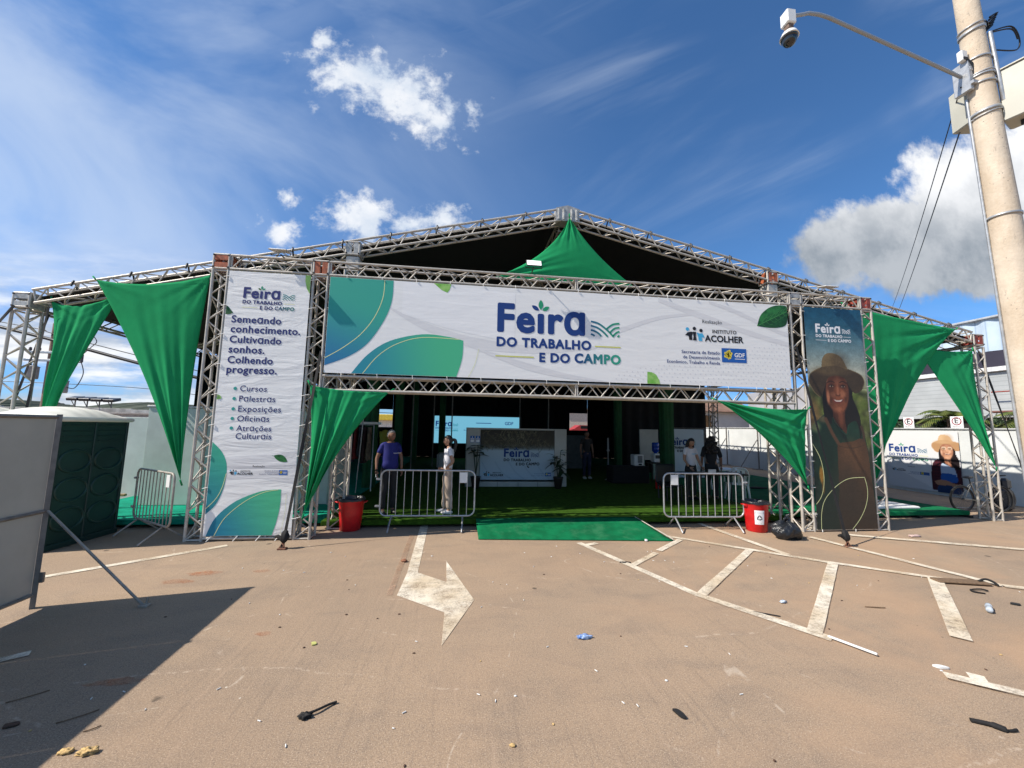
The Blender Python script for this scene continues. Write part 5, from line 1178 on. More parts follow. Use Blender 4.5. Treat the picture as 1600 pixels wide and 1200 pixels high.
def shrub(label, x, y, r, h_, seed, n=420):
    rng = random.Random(seed); mb = MB()
    mb.tube([(x, y, 0), (x+.05, y, h_*.6)], [.05, .02], 6)
    for _ in range(n):
        while True:
            d = Vector((rng.uniform(-1, 1), rng.uniform(-1, 1), rng.uniform(-1, 1)))
            if .25 < d.length < 1: break
        k = 1+.25*math.sin(4*d.x+3*d.z)+.2*math.sin(7*d.y); p = Vector((x+d.x*r*k, y+d.y*r*k, h_-r+.2+d.z*r*.8*k)); a = Vector((rng.gauss(0, 1), rng.gauss(0, 1), rng.gauss(0, 1))).normalized(); b_ = a.orthogonal().normalized(); s_ = rng.uniform(.05, .10)
        mb.add([p, p+a*s_+b_*s_*.4, p+a*s_*2, p+a*s_-b_*s_*.4], [(0, 1, 2, 3)])
    one('shrub', mb, bushm, label, 'shrub', (x, y, 0), 'shrubs behind the right wall')
shrub('dark shrub left of the first parking sign', 21.6, 6.2, .4, 2.38, 1); shrub('dark shrub between the first parking sign and the palm', 21.8, 5.0, .36, 2.45, 2); shrub('dark shrub behind the second parking sign', 22.0, 3.6, .4, 2.45, 4)

# banner with a woman on the wall
K = Canvas(-1.10, 1.10, 0, 2.0, 110, 100); K.ramp([(2.0, (214, 214, 214)), (0, (206, 208, 212))])
K.lay(((K.U+.2)*.5+K.V < .35)*.5, (180, 184, 190))
K.poly([(.28, .06), (.27, .55), (.34, .92), (.50, 1.08), (.62, 1.02), (.86, 1.02), (1.0, 1.04), (1.08, .85), (1.10, .40), (1.06, .06)], (66, 26, 36), n=3)
for i in range(9): K.line([(.28+.1*i, .1), (.30+.1*i, 1.05)], .016, (34, 30, 52), .6); K.line([(.27, .15+.1*i), (1.09, .17+.1*i)], .016, (104, 40, 48), .6)
K.poly([(.55, .42), (.56, .85), (.66, .98), (.86, .98), (.93, .8), (.95, .42)], (176, 192, 214)); K.poly([(.54, .36), (.56, .62), (.94, .60), (.96, .36)], (38, 92, 168), n=2)
K.poly([(.34, .34), (.60, .42), (.95, .30), (1.04, .34), (.98, .22), (.7, .24), (.45, .22)], (170, 126, 98)); K.poly([(.42, .0), (.45, .22), (1.0, .22), (1.02, .0)], (30, 56, 96), n=2)
farmer(K, (.76, 1.36), .62, ((206, 172, 132), (176, 136, 98)), ((196, 146, 116), (150, 100, 76), (224, 178, 148)), (30, 22, 24), True)
XW, YW = 20.235, 4.62
fW = lambda u, v, d: (XW-d, YW-u, .10+v)
Wb = Print(fW); st = K.sheet(Wb, 0); Wb.logo(-1.0, 1.26, 1.22, 1, (1, 2, 3, 4, 1, 3, 5))
Wb.institute(-.95, .58, .10, 1, (6, 7)); Wb.badge(-.06, .22, .50, .60, 1, (8, 9, 0))
for i in range(3): Wb.text(('Secretaria de Estado', 'de Desenvolvimento', 'Econ\u00f4mico, Trabalho e Renda')[i], -.08, .57-.035*i, (.28, .27, .36)[i], 1, 1, right=True)
Wb.text('Realiza\u00e7\u00e3o', -.42, .74, .22, 1, 6)
ob = one('wall_banner', Wb, [PAINT, MATS['print_navy'], MATS['print_teal'], MATS['print_green'], MATS['print_field'], MATS['print_ochre_bar'], MATS['print_black'], MATS['print_sky_blue'], MATS['print_badge_blue'], MATS['print_badge_yellow']], 'white banner with a laughing woman in a straw hat hung on the right wall', 'banner', (XW, YW, .1)); K.colour(ob, st)
# ------------------------------------------------------------------ people
def skin(nodes, edges, roots, sub=1):
    """nodes name -> (pos, r); grown with the Skin modifier and returned as plain (verts, faces)"""
    nm = list(nodes); ix = {k: i for i, k in enumerate(nm)}
    me = bpy.data.meshes.new('s'); me.from_pydata([nodes[k][0] for k in nm], [(ix[a], ix[b]) for a, b in edges], [])
    o = bpy.data.objects.new('s', me); COL.objects.link(o)
    o.modifiers.new('k', 'SKIN'); md = o.modifiers.new('u', 'SUBSURF'); md.levels = md.render_levels = sub
    for k in nm:
        v = me.skin_vertices[0].data[ix[k]]; r = nodes[k][1]; v.radius = (r, r) if not isinstance(r, tuple) else r; v.use_root = k in roots
    dg = bpy.context.evaluated_depsgraph_get(); dg.update()
    m2 = bpy.data.meshes.new_from_object(o.evaluated_get(dg))
    r = ([tuple(v.co) for v in m2.vertices], [tuple(p.vertices) for p in m2.polygons])
    bpy.data.objects.remove(o); bpy.data.meshes.remove(me); bpy.data.meshes.remove(m2); return r
def flatten(vs, k=.74, lo=.86, hi=1.47):
    out = []
    for x, y, z in vs:
        if lo < z < hi and abs(x) < .24: y = y*k
        out.append((x, y, z))
    return out
def hand(mb, wrist, d, side, palmn, mi=0, curl=.35):
    """palm and five bent fingers; d = direction of the hand, side = towards the thumb, palmn = palm normal"""
    d, side, pn = d.normalized(), side.normalized(), palmn.normalized()
    vs, fs = skin({'w': (wrist, .026), 'p': (wrist+d*.045, .034), 'q': (wrist+d*.08, .032)}, [('w', 'p'), ('p', 'q')], {'w'})
    mb.add(vs, fs, mi, True)
    for i, (o_, l_) in enumerate(((.026, .072), (.009, .080), (-.009, .075), (-.026, .058))):
        b0 = wrist+d*.075+side*o_; pts = [b0]; dd = d.copy()
        for k in range(3):
            dd = (dd+pn*curl*(.5+.3*k)).normalized(); pts.append(pts[-1]+dd*l_*(.42, .33, .25)[k])
        mb.tube(pts, [.0095, .009, .008, .006], 7, mi)
    b0 = wrist+d*.025+side*.026; mb.tube([b0, b0+(side*.7+d*.7)*.035, b0+(side*.5+d*.9+pn*.4)*.065], [.013, .011, .008], 7, mi)
def head(mb, c, turn, tilt, skinm=0, lipm=1, eyem=2, female=False):
    """shaped head with brow, eye sockets, nose, mouth, chin and ears; local front is -Y"""
    R = Matrix.Rotation(turn, 3, 'Z') @ Matrix.Rotation(tilt, 3, 'X')
    def f(d, p):
        x, y, z = d
        q = Vector((x*.076, y*.095, z*.115))
        if z < -.1: q.x *= 1-.34*min(1, (-z-.1)/.9); 
        if z < -.2 and y > 0: q.y *= 1-.45*min(1, (-z-.2)/.8)
        if y < 0:
            q.y += .012*math.exp(-((abs(x)-.38)/.16)**2-((z-.08)/.14)**2)          # eye sockets
            q.y -= .009*math.exp(-((z-.28)/.14)**2)*math.exp(-(x/.5)**2)               # brow
            q.y -= .024*math.exp(-(x/.14)**2)*math.exp(-((z+.20)/.17)**2)               # nose
            q.y -= .008*math.exp(-(x/.26)**2)*math.exp(-((z+.52)/.10)**2)               # lips
            q.y -= .012*math.exp(-(x/.3)**2)*math.exp(-((z+.86)/.16)**2)                # chin
        return R @ q
    o = len(mb.v); fo = len(mb.f); mb.sphere(c, 1, 40, 32, skinm, f)
    for fi in range(fo, len(mb.f)):
        p = R.transposed() @ (sum((Vector(mb.v[i]) for i in mb.f[fi]), Vector())/len(mb.f[fi])-Vector(c))
        if p.y < -.06 and abs(p.x) < .026 and -.070 < p.z < -.050: mb.mi[fi] = lipm
    for s_ in (-1, 1):
        mb.sphere(Vector(c)+R @ Vector((s_*.029, -.076, .010)), (.012, .009, .007), 10, 8, eyem)
        mb.sphere(Vector(c)+R @ Vector((s_*.077, .008, -.008)), (.011, .022, .034), 10, 8, skinm)
        mb.tube([Vector(c)+R @ Vector((s_*.045, -.080, .034)), Vector(c)+R @ Vector((s_*.028, -.088, .039)), Vector(c)+R @ Vector((s_*.012, -.088, .034))], .0035, 5, eyem)
    return R
def hairshell(mb, c, R, k=1.10, front=-.30, low=-.35, mi=0, puff=0.):
    def f(d, p):
        q = Vector((d.x*.076*k, d.y*.095*k, d.z*.115*k)); w_ = 1+puff*abs(math.sin(9*d.x+5*d.z)*math.sin(7*d.y))
        lim = low if d.y > -.1 else .42
        if d.z < lim or (d.y < front and d.z < .55): q *= .80
        return R @ (q*w_)
    mb.sphere(c, 1, 32, 26, mi, f)
skin_l = mat('skin_tan', (.40, .22, .14), .55, 0, .06, 8); skin_d = mat('skin_brown', (.23, .115, .07), .55, 0, .06, 8); lipc = mat('lips', (.32, .10, .09), .5); eyec = mat('eye_dark', (.015, .012, .012), .3)
hair_d = mat('hair_dark', (.014, .010, .009), .5, 0, .2, 30); hair_g = mat('hair_grey', (.34, .33, .32), .7, 0, .2, 40)
shoew = mat('shoe_white', (.70, .70, .70), .5); shoeb = mat('shoe_black', (.02, .02, .02), .5)
BASE = dict(pelvis=((0, 0, .95), .135), waist=((0, .0, 1.08), .118), chest=((0, .01, 1.27), .140), nb=((0, .015, 1.42), .075), neck=((0, .008, 1.50), .050),
            shl=((-.165, .012, 1.40), .062), shr=((.165, .012, 1.40), .062), hl=((-.09, 0, .88), .095), hr=((.09, 0, .88), .095))
def person(label, loc, rz, h, arms, legs, shirt, trous, shoe, skm, hair, hairm, turn=0., tilt=0., belly=0., sleeve=.62, wide=0., text=None, group='people at the fair tent', curl=.35, extra=None):
    t = thing('person', label, 'person', loc, rz, group); sc = h/1.72; B = {k: (Vector(v[0]), v[1]) for k, v in BASE.items()}
    if belly: B['waist'] = (Vector((0, -.03, 1.08)), .118+belly); B['pelvis'] = (B['pelvis'][0], .135+belly*.7); B['chest'] = (B['chest'][0], .14+belly*.6)
    N = dict(B); E_ = [('pelvis', 'waist'), ('waist', 'chest'), ('chest', 'nb'), ('nb', 'neck'), ('nb', 'shl'), ('nb', 'shr'), ('pelvis', 'hl'), ('pelvis', 'hr')]
    for s_, k in ((-1, 'l'), (1, 'r')):
        el, wr = arms[k][:2]; N['e'+k] = (Vector(el), .042); N['w'+k] = (Vector(wr), .027); E_ += [('sh'+k, 'e'+k), ('e'+k, 'w'+k)]
        kn, an = legs[k]; N['k'+k] = (Vector(kn), .058); N['a'+k] = (Vector(an), .040); N['t'+k] = (Vector(an)+Vector((s_*.012, -.15, -.055)), .032); E_ += [('h'+k, 'k'+k), ('k'+k, 'a'+k), ('a'+k, 't'+k)]
    mb = MB(); vs, fs = skin(N, E_, {'pelvis'}); mb.add(flatten(vs), fs, 0, True)
    hc = Vector((0, -.018, 1.607)) + Vector((0, -.05*tilt, 0)); R = head(mb, hc, turn, tilt)
    for s_, k in ((-1, 'l'), (1, 'r')):
        w_ = N['w'+k][0]; d = (w_-N['e'+k][0]).normalized(); hd_ = Vector(arms[k][2]) if len(arms[k]) > 2 else d
        hand(mb, w_, hd_, Vector((0, -1, 0))-hd_*(-hd_.y), Vector((-s_, 0, 0)), 0, curl)
    mb.v = [tuple(Vector(p)*sc) for p in mb.v]; mb.build('body', [skm, lipc, eyec], t)
    # shirt
    S_ = {k: (B[k][0], B[k][1]+.016) for k in ('waist', 'chest', 'shl', 'shr')}; S_['nb'] = (B['nb'][0]-Vector((0, 0, .015)), .085); S_['hem'] = (Vector((0, -.015 if belly else 0, .86 if belly else .90)), B['pelvis'][1]+.024+belly*.45); e2 = [('hem', 'waist'), ('waist', 'chest'), ('chest', 'nb'), ('nb', 'shl'), ('nb', 'shr')]
    for k in 'lr': S_['u'+k] = (B['sh'+k][0].lerp(N['e'+k][0], sleeve), .058); e2 += [('sh'+k, 'u'+k)]
    vs, fs = skin(S_, e2, {'chest'}, 2); mb = MB(); mb.add(flatten(vs, .78), fs, 0, True)
    rng = random.Random(3); mb.v = [(x+.004*math.sin(26*z+9*x), y+.006*math.sin(30*z+11*x), z) for x, y, z in mb.v]
    mlist = [shirt]
    if text:
        word, u0, vv, wd, tm = text; mlist.append(tm)
        f = lambda u, v, d: (u, -.158-belly*.75-d+abs(u)**2*.9, v)
        pr = Print(f); pr.text(word, u0, vv, wd, 1, 1, .02); mb.add(pr.v, pr.f, 1)
    mb.v = [tuple(Vector(p)*sc) for p in mb.v]; mb.build('shirt', mlist, t)
    P_ = {'pelvis': (B['pelvis'][0]+Vector((0, 0, .0)), B['pelvis'][1]+.008), 'top': (Vector((0, 0, 1.03)), .115+belly)}; e3 = [('top', 'pelvis')]
    for k in 'lr':
        kn, an = N['k'+k][0], N['a'+k][0]; P_['h'+k] = (B['h'+k][0], .108); P_['k'+k] = (kn, .074+wide); P_['c'+k] = (kn.lerp(an, .55), .062+wide*1.2); P_['a'+k] = (an+Vector((0, 0, .0)), .056+wide*1.5); e3 += [('pelvis', 'h'+k), ('h'+k, 'k'+k), ('k'+k, 'c'+k), ('c'+k, 'a'+k)]
    vs, fs = skin(P_, e3, {'pelvis'}, 2); mb = MB(); mb.add(flatten(vs, .80, .86, 1.2), fs, 0, True)
    mb.v = [(x+.006*math.sin(18*z+20*x), y+.007*math.sin(23*z), z) for x, y, z in mb.v]; mb.v = [tuple(Vector(p)*sc) for p in mb.v]; mb.build('trousers', trous, t)
    for k in 'lr':
        an = N['a'+k][0]; mb = MB()
        mb.sphere((an+Vector((.005 if k == 'r' else -.005, -.065, -.045))), (.048, .135, .052), 18, 12, 0, lambda d, p: Vector((p.x*(1-.15*(d.y > .5)), p.y, max(p.z, -.040)*(1 if d.y > -.2 else .8))))
        mb.v = [tuple(Vector(p)*sc) for p in mb.v]; mb.build('shoe', shoe, t)
    mb = MB()
    if hair == 'short': hairshell(mb, hc+Vector((0, .004, .006)), R, 1.06, -.55, -.25)
    else:
        hairshell(mb, hc+Vector((0, .006, .004)), R, 1.12, -.42, -.45, puff=.03)
        if hair == 'tail':
            b_ = hc+R @ Vector((0, .10, .03)); mb.tube(curve_pts([b_, b_+Vector((0, .06, -.02)), b_+Vector((0, .075, -.12)), b_+Vector((.0, .05, -.24)), b_+Vector((0, .045, -.30))]), [.03+.012*math.sin(i/32*math.pi) if i < 28 else .012 for i in range(33)], 10)
        if hair == 'long':
            for s_ in (-1, 0, 1): mb.tube(curve_pts([hc+R @ Vector((s_*.07, .04, .03)), hc+Vector((s_*.10, .05, -.08)), hc+Vector((s_*.10, .055, -.19)), hc+Vector((s_*.08, .05, -.30))]), [.05-.02*(i/24) for i in range(25)], 10)
        if hair == 'curly':
            rng = random.Random(2)
            for _ in range(70):
                d = Vector((rng.gauss(0, 1), rng.gauss(.4, 1), rng.gauss(0, 1))).normalized(); mb.sphere(hc+Vector((d.x*.11, d.y*.10+.02, d.z*.12-.06*(rng.random()**.5)*2)), .034+.02*rng.random(), 8, 6)
            for _ in range(50): mb.sphere((rng.uniform(-.13, .13), rng.uniform(.03, .13), rng.uniform(1.27, 1.55)), .04+.02*rng.random(), 8, 6)
    mb.v = [tuple(Vector(p)*sc) for p in mb.v]; mb.build('hair', hairm, t)
    if extra: extra(t, N, sc)
    return t
LEG = dict(l=((-.10, -.01, .50), (-.105, .02, .085)), r=((.10, -.01, .50), (.105, .02, .085)))
ARM = dict(l=((-.235, .03, 1.13), (-.245, -.03, .89)), r=((.235, .03, 1.13), (.245, -.03, .89)))
royal = mat('royal_blue_jersey', (.006, .010, .16), .75, 0, .1, 6, .2, 60); tee = mat('white_tshirt', (.66, .66, .70), .8, 0, .04, 6, .2, 40); beige = mat('beige_trousers', (.44, .35, .28), .85, 0, .12, 5, .2, 40)
navyj = mat('navy_jeans', (.012, .017, .050), .85, 0, .2, 8); blk_t = mat('black_trousers', (.018, .018, .020), .85, 0, .1)
def paper(t, N, sc):
    w_ = N['wl'][0]+Vector((0, -.02, -.10)); mb = MB(); mb.bbox(w_, (.03, .05, .085), .008); mb.v = [tuple(Vector(p)*sc) for p in mb.v]
    mb2 = MB(); mb2.tube([tuple((N['wl'][0]+Vector((.031*math.cos(a), .031*math.sin(a), .012)))*sc) for a in np.linspace(0, 2*math.pi, 12, endpoint=False)], .008, 6, closed=True); mb2.build('wristwatch', black, t)
    return mb
pm_ = {}
def man_extra(t, N, sc): pm_['mb'] = paper(t, N, sc)
man = person('stout grey haired man in a royal blue shirt standing behind the crowd barrier', (3.00, 1.30, .15), RAD(28), 1.70, dict(l=((-.265, .03, 1.13), (-.285, -.06, .90)), r=((.25, .02, 1.13), (.24, -.06, .90))), LEG, royal, blk_t, shoeb, skin_d, 'short', hair_g, RAD(30), 0, .045, .66, text=('VOLUNTÁRIO', .00, 1.24, .17, whitem), extra=man_extra)
o = pm_['mb'].build('crumpled_tissue', whitem); o.location = man.location; o.rotation_euler = man.rotation_euler; tag(o, 'white tissue held in the hand of the man in blue', 'tissue')
woman = person('woman in white t-shirt and wide beige trousers standing in profile with a ponytail', (4.20, 1.30, .15), RAD(-82), 1.60, dict(l=((-.25, .09, 1.15), (-.17, -.10, 1.00), (.5, -.6, -.45)), r=((.25, .09, 1.15), (.17, -.10, 1.00), (-.5, -.6, -.45))), dict(l=((-.10, -.02, .50), (-.11, -.03, .085)), r=((.10, .02, .50), (.11, .06, .085))), tee, beige, shoew, skin_l, 'tail', hair_d, 0, 0, 0, .55, .014)
def table_arms(): return dict(l=((-.24, -.02, 1.13), (-.20, -.20, .93)), r=((.24, -.02, 1.13), (.22, -.20, .93)))
w2 = person('woman in white t-shirt looking down at the black table on the right', (10.58, 2.75, .15), RAD(10), 1.60, table_arms(), LEG, tee, blk_t, shoeb, skin_l, 'long', hair_d, RAD(15), RAD(24), 0, .6, text=('EQUIPE', -.08, 1.27, .16, MATS['print_sky_blue']))
w3 = person('person in black with a mass of dark curly hair beside the plastic chair', (11.18, 2.75, .15), RAD(150), 1.66, ARM, LEG, blk_t, blk_t, shoeb, skin_d, 'curly', hair_d, sleeve=.98)
p4 = person('person in dark top and blue jeans standing far inside the tent', (9.05, 6.9, .15), RAD(10), 1.72, ARM, LEG, blk_t, navyj, shoew, skin_d, 'short', hair_d)

# ------------------------------------------------------------------ inside the tent
bo = thing('display_booth', 'white box shaped display booth in the middle of the tent', 'booth', (6.2, 5.4, .15))
bp = mat('booth_panel', (.46, .46, .42), .6, 0, .08, 2); X0_, X1_ = 4.64, 7.76
for a, b, z0, z1 in ((X0_, 5.04, .15, 1.93), (7.38, X1_, .15, 1.93), (5.04, 7.38, 1.885, 1.93), (5.04, 7.38, .15, .30)): part('panel', MB().bbox(((a+b)/2, 5.0, (z0+z1)/2), (b-a-.004, .04, z1-z0), .004), bp, bo)
for x in (X0_, X1_): part('side_panel', MB().bbox((x, 5.5, 1.04), (.04, .96, 1.78), .004), bp, bo)
part('back_panel', MB().bbox((6.2, 5.99, 1.04), (3.1, .04, 1.78), .004), bp, bo)
for x in (5.6, 6.24, 6.85): part('base_seam', MB().bbox((x, 4.976, .225), (.015, .01, .14), .002), hf, bo)
fB = lambda u, v, d: (u, 4.965-d+.004*math.sin(u*5.3+v*4)*max(0, 1.3-v), v)
K = Canvas(5.05, 7.37, .36, 1.88, 120, 90); K.ramp([(1.88, (34, 30, 22)), (1.45, (62, 55, 40)), (1.33, (92, 98, 92)), (1.24, (168, 186, 196)), (.3, (168, 188, 204))])
rngp = random.Random(8)
for i in range(240): x = rngp.uniform(5.05, 7.37); z = rngp.uniform(1.30, 1.86); K.line([(x, z), (x+rngp.uniform(-.12, .12), z+rngp.uniform(-.12, .14)), (x+rngp.uniform(-.18, .18), z+rngp.uniform(-.06, .2))], .014, rngp.choice([(24, 20, 14), (86, 78, 52), (120, 112, 84), (50, 52, 26), (46, 38, 26)]), .6)
for i in range(12): x = 5.75+i*.06; K.line([(x, 1.86), (x+rngp.uniform(-.1, .1), 1.7), (x+.1, 1.5), (x+.02, 1.38)], .012, (128, 122, 94), .8)
for i in range(6): K.line([(5.1+i*.42, .9), (5.3+i*.42, .6), (5.6+i*.40, .40)], .03, (138, 160, 178), .5)
Bb = Print(fB, .006); st = K.sheet(Bb, 0); Bb.logo(5.78, 1.06, 1.12, 1, (1, 1, 1, 1, 2, 2, 3), yl=False); Bb.institute(5.15, .47, .14, 1, (2, 4)); Bb.badge(7.08, 7.27, .47, .58, 1, (5, 3, 6)); Bb.text('Secretaria de Estado', 7.04, .535, .3, 1, 1, right=True); Bb.text('Econ\u00f4mico, Trabalho e Renda', 7.04, .475, .4, 1, 1, right=True)
Bb.leafshape((6.5, .78), (6.58, .72), .02, 1, 2)
o = one('booth_banner', Bb, [PAINT, MATS['print_navy'], MATS['print_black'], MATS['print_ochre_bar'], MATS['print_sky_blue'], MATS['print_badge_blue'], MATS['print_white']], 'pale blue fair banner with dark roots and soil along its top on the booth', 'banner', (6.2, 4.96, 1.1)); K.colour(o, st)
for k, x in enumerate((4.80, 4.97)):
    f_ = lambda u, v, d: (u, 4.976-d, v); p = Print(f_); p.rect(x-.065, x+.065, 1.48, 1.68, 1, 0); p.rect(x-.055, x+.055, 1.49, 1.56, 2, 1); p.rect(x-.055, x+.055, 1.575, 1.60, 2, 1); p.disc(x, 1.64, .02, 2, 1)
    one('small_poster', p, [MATS['print_badge_blue'], MATS['print_white']], ('left' if k == 0 else 'right')+' one of two small blue and white posters on the booth wall', 'poster', (x, 4.97, 1.58), 'small posters on the booth')
potm = mat('dark_pot', (.03, .022, .018), .6); leafd = mat('house_plant_leaf', (.020, .050, .016), .45, 0, .3, 8)
def plant(label, x, y, kind, seed):
    t = thing('potted_plant', label, 'potted plant', (x, y, .15), group='potted plants beside the booth'); rng = random.Random(seed)
    mb = MB(); mb.lathe([(0, 0), (.10, 0), (.145, .30), (.155, .31), (.155, .34), (.135, .34), (.13, .30), (0, .29)], 20); mb.build('pot', potm, t)
    mb = MB(); lv = MB()
    def leaf(p, d, l_, w_):
        d = d.normalized(); s_ = d.cross(Vector((0, 0, 1))).normalized() if abs(d.z) < .95 else Vector((1, 0, 0)); n = s_.cross(d); vs = []
        for k in range(7):
            q = k/6; ww = w_*math.sin(math.pi*min(1, q*.92+.05)); c_ = p+d*l_*q+Vector((0, 0, -1))*l_*.35*q*q; vs += [c_-s_*ww+n*ww*.25, c_, c_+s_*ww+n*ww*.25]
        lv.add(vs, [(3*k+j, 3*k+j+1, 3*k+4+j, 3*k+3+j) for k in range(6) for j in (0, 1)], 0, True)
    if kind == 'broad':
        for i in range(5):
            a = i*1.3; top = Vector((.10*math.cos(a), .06*math.sin(a), .95+.07*i)); mb.tube(curve_pts([(0, 0, .28), (top.x*.3, top.y*.3, .6), tuple(top)]), .012, 5)
            for j in range(3): b_ = a+j*2.1; leaf(top, Vector((math.cos(b_), math.sin(b_), .25)), .30, .095)
    else:
        for i in range(4):
            a = i*1.7; top = Vector((.14*math.cos(a), .10*math.sin(a), .72+.13*i)); mb.tube(curve_pts([(0, 0, .28), (top.x*.4, top.y*.4, .55), tuple(top)]), .010, 5)
            for j in range(6): b_ = a+j*1.05; leaf(top-Vector((0, 0, .05*j)), Vector((math.cos(b_), math.sin(b_), .5-.15*j)), .34, .045 if i > 1 else .08)
    mb.build('stem', leafd, t); lv.build('foliage', leafd, t)
plant('potted plant with broad dark leaves at the left end of the booth', 4.92, 4.70, 'broad', 1); plant('potted plant with narrow leaves at the right end of the booth', 7.42, 4.65, 'narrow', 2)
# LED screen at the back
scr = thing('led_screen', 'large lit pale blue screen showing the fair logo at the back of the tent', 'screen', (5.4, 16, .15))
part('frame', MB().bbox((5.4, 16.06, 1.78), (5.2, .10, 1.72), .01), black, scr); part('stand', MB().bbox((5.4, 16.2, .5), (5.0, .3, .7), .01), blackcloth, scr)
def screenm(n, c, e): return mat(n, (.02, .02, .02), .4, emit=(c, e))
f_ = lambda u, v, d: (u, 16.0-d, v); p = Print(f_, .004); p.rect(2.9, 7.9, 1.0, 2.56, 0, 0); p.logo(2.97, 1.98, 1.3, 1, (1, 1, 1, 2, 1, 2, 2), yl=True); p.text('Realiza\u00e7\u00e3o', 4.6, 1.72, .5, 1, 1)
p.text('GDF', 7.0, 2.10, .5, 1, 1, .02); p.rect(5.3, 6.2, 2.16, 2.20, 1, 1)
part('display', p, [screenm('screen_cyan', (.20, .55, .74), .62), screenm('screen_navy', (.01, .05, .25), .5), screenm('screen_teal', (.02, .30, .40), .5)], scr)
# right side: dispenser, panel, table, chairs, banner
pn = thing('display_board', 'upright white panel behind the blue water dispenser', 'panel', (11.39, 6.75, .15)); part('sheet', MB().bbox((11.39, 6.75, 1.42), (.72, .04, 1.12), .004), bp, pn)
for x in (11.13, 11.62): part('leg', MB().bbox((x, 6.75, .52), (.16, .04, .72), .004), mat('panel_leg_green', (.30, .42, .36), .6), pn)
st_ = thing('stool_table', 'small dark stand carrying the water dispenser', 'stand', (11.36, 6.2, .15)); part('top', MB().bbox((11.36, 6.2, .80), (.50, .40, .04), .008), black, st_)
for x in (11.15, 11.57):
    for y in (6.05, 6.35): part('leg', MB().tube([(x, y, .15), (x, y, .78)], .018, 6), black, st_)
wd = thing('water_dispenser', 'white water dispenser with a blue bottle upside down on top', 'water dispenser', (11.36, 6.2, .822))
part('body', MB().bbox((11.36, 6.2, .98), (.26, .28, .31), .03), whiteplast, wd)
part('bottle', MB().lathe([(0, 0), (.05, .0), (.06, .04), (.12, .08), (.125, .20), (.118, .21), (.125, .22), (.125, .36), (.10, .39), (0, .39)], 20, (11.36, 6.2, 1.13)), mat('blue_bottle', (.01, .06, .42), .15), wd)
part('tap_panel', MB().bbox((11.36, 6.055, 1.02), (.16, .02, .12), .006), black, wd)
ap = thing('countertop_appliance', 'small white and grey appliance left of the water dispenser', 'appliance', (10.55, 5.95, .72)); part('body', MB().bbox((10.55, 5.95, .92), (.34, .34, .38), .02), whiteplast, ap); part('front_panel', MB().bbox((10.58, 5.775, .95), (.17, .012, .24), .006), mat('grey_panel', (.25, .25, .25), .5), ap); part('slot', MB().bbox((10.58, 5.772, .78), (.12, .012, .05), .004), black, ap)
tb0 = thing('counter', 'dark cloth covered counter under the small white appliance', 'counter', (10.2, 5.95, .15)); part('cloth', MB().bbox((10.2, 5.95, .435), (1.3, .6, .56), .02), blackcloth, tb0)
fe = thing('fire_extinguisher', 'red fire extinguisher at the foot of the wide right green post', 'fire extinguisher', (10.60, 4.6, .15)); part('cylinder', MB().lathe([(0, 0), (.075, 0), (.08, .02), (.08, .38), (.05, .45), (.025, .47), (.025, .50), (0, .5)], 18, (10.60, 4.6, .15)), redbin, fe); part('valve', MB().bbox((10.60, 4.6, .67), (.04, .12, .05), .01).tube([(10.62, 4.6, .65), (10.69, 4.6, .62), (10.69, 4.6, .36)], .012, 6), black, fe); part('label_plate', MB().bbox((10.60, 4.517, .40), (.08, .006, .14), .002), whitem, fe)
tb = thing('folding_table', 'black topped table before the woman in the white t-shirt at right', 'table', (10.75, 2.2, .15)); part('top', MB().bbox((10.75, 2.2, .885), (1.7, .62, .035), .01), black, tb)
for x in (10.0, 11.5):
    for y in (1.97, 2.43): part('leg', MB().tube([(x, y, .15), (x, y, .87)], .018, 6), black, tb)
mb = MB(); mb.bbox((10.72, 2.05, .955), (.20, .03, .10), .004); one('table_sign', mb, whitem, 'small blank white card on the black table', 'card', (10.72, 2.05, .905))
mb = MB(); mb.bbox((9.98, 3.0, .80), (.55, .06, .5), .03); mb.bbox((9.98, 2.75, .52), (.5, .5, .06), .02)
for x in (9.78, 10.18): mb.tube([(x, 2.55, .15), (x, 2.55, .5)], .02, 6); mb.tube([(x, 2.98, .15), (x, 3.02, .6)], .02, 6)
one('office_chair', mb, black, 'black padded chair left of the woman at the table', 'chair', (9.98, 2.9, .15))
def plastic_chair(label, loc, rz, grp='white plastic chairs'):
    t = thing('plastic_chair', label, 'chair', loc, rz, grp)
    MB().grid(lambda u, v: (-.22+.44*u, -.22+.44*v, .43-.02*math.sin(u*math.pi)*math.sin(v*math.pi)), 8, 8).build('seat', whiteplast, t, solid=.012)
    mb = MB(); mb.tube(curve_pts([(-.22, .20, .42), (-.23, .25, .68), (-.15, .29, .84), (0, .30, .87), (.15, .29, .84), (.23, .25, .68), (.22, .20, .42)]), .022, 7)
    for x in (-.11, 0, .11): mb.bbox((x, .265, .64), (.07, .014, .40), .004)
    mb.build('backrest', whiteplast, t)
    for sx in (-1, 1):
        mb = MB(); mb.tube(curve_pts([(sx*.23, .24, .62), (sx*.27, .05, .64), (sx*.27, -.18, .63), (sx*.25, -.22, .45)]), .020, 6); mb.build('armrest', whiteplast, t)
        for sy in (-1, 1): MB().tube([(sx*.21, sy*.20, .43), (sx*.25, sy*.25, 0)], [.034, .022], 7).build('leg', whiteplast, t)
    return t
pc = plastic_chair('white plastic armchair standing on the carpet behind the right barrier', (11.75, 2.55, .15), RAD(155))
t2 = thing('plastic_table', 'white topped table with dark legs beside the plastic armchair', 'table', (11.95, 3.5, .15)); part('top', MB().bbox((11.95, 3.5, .87), (.95, .7, .03), .008), whiteplast, t2)
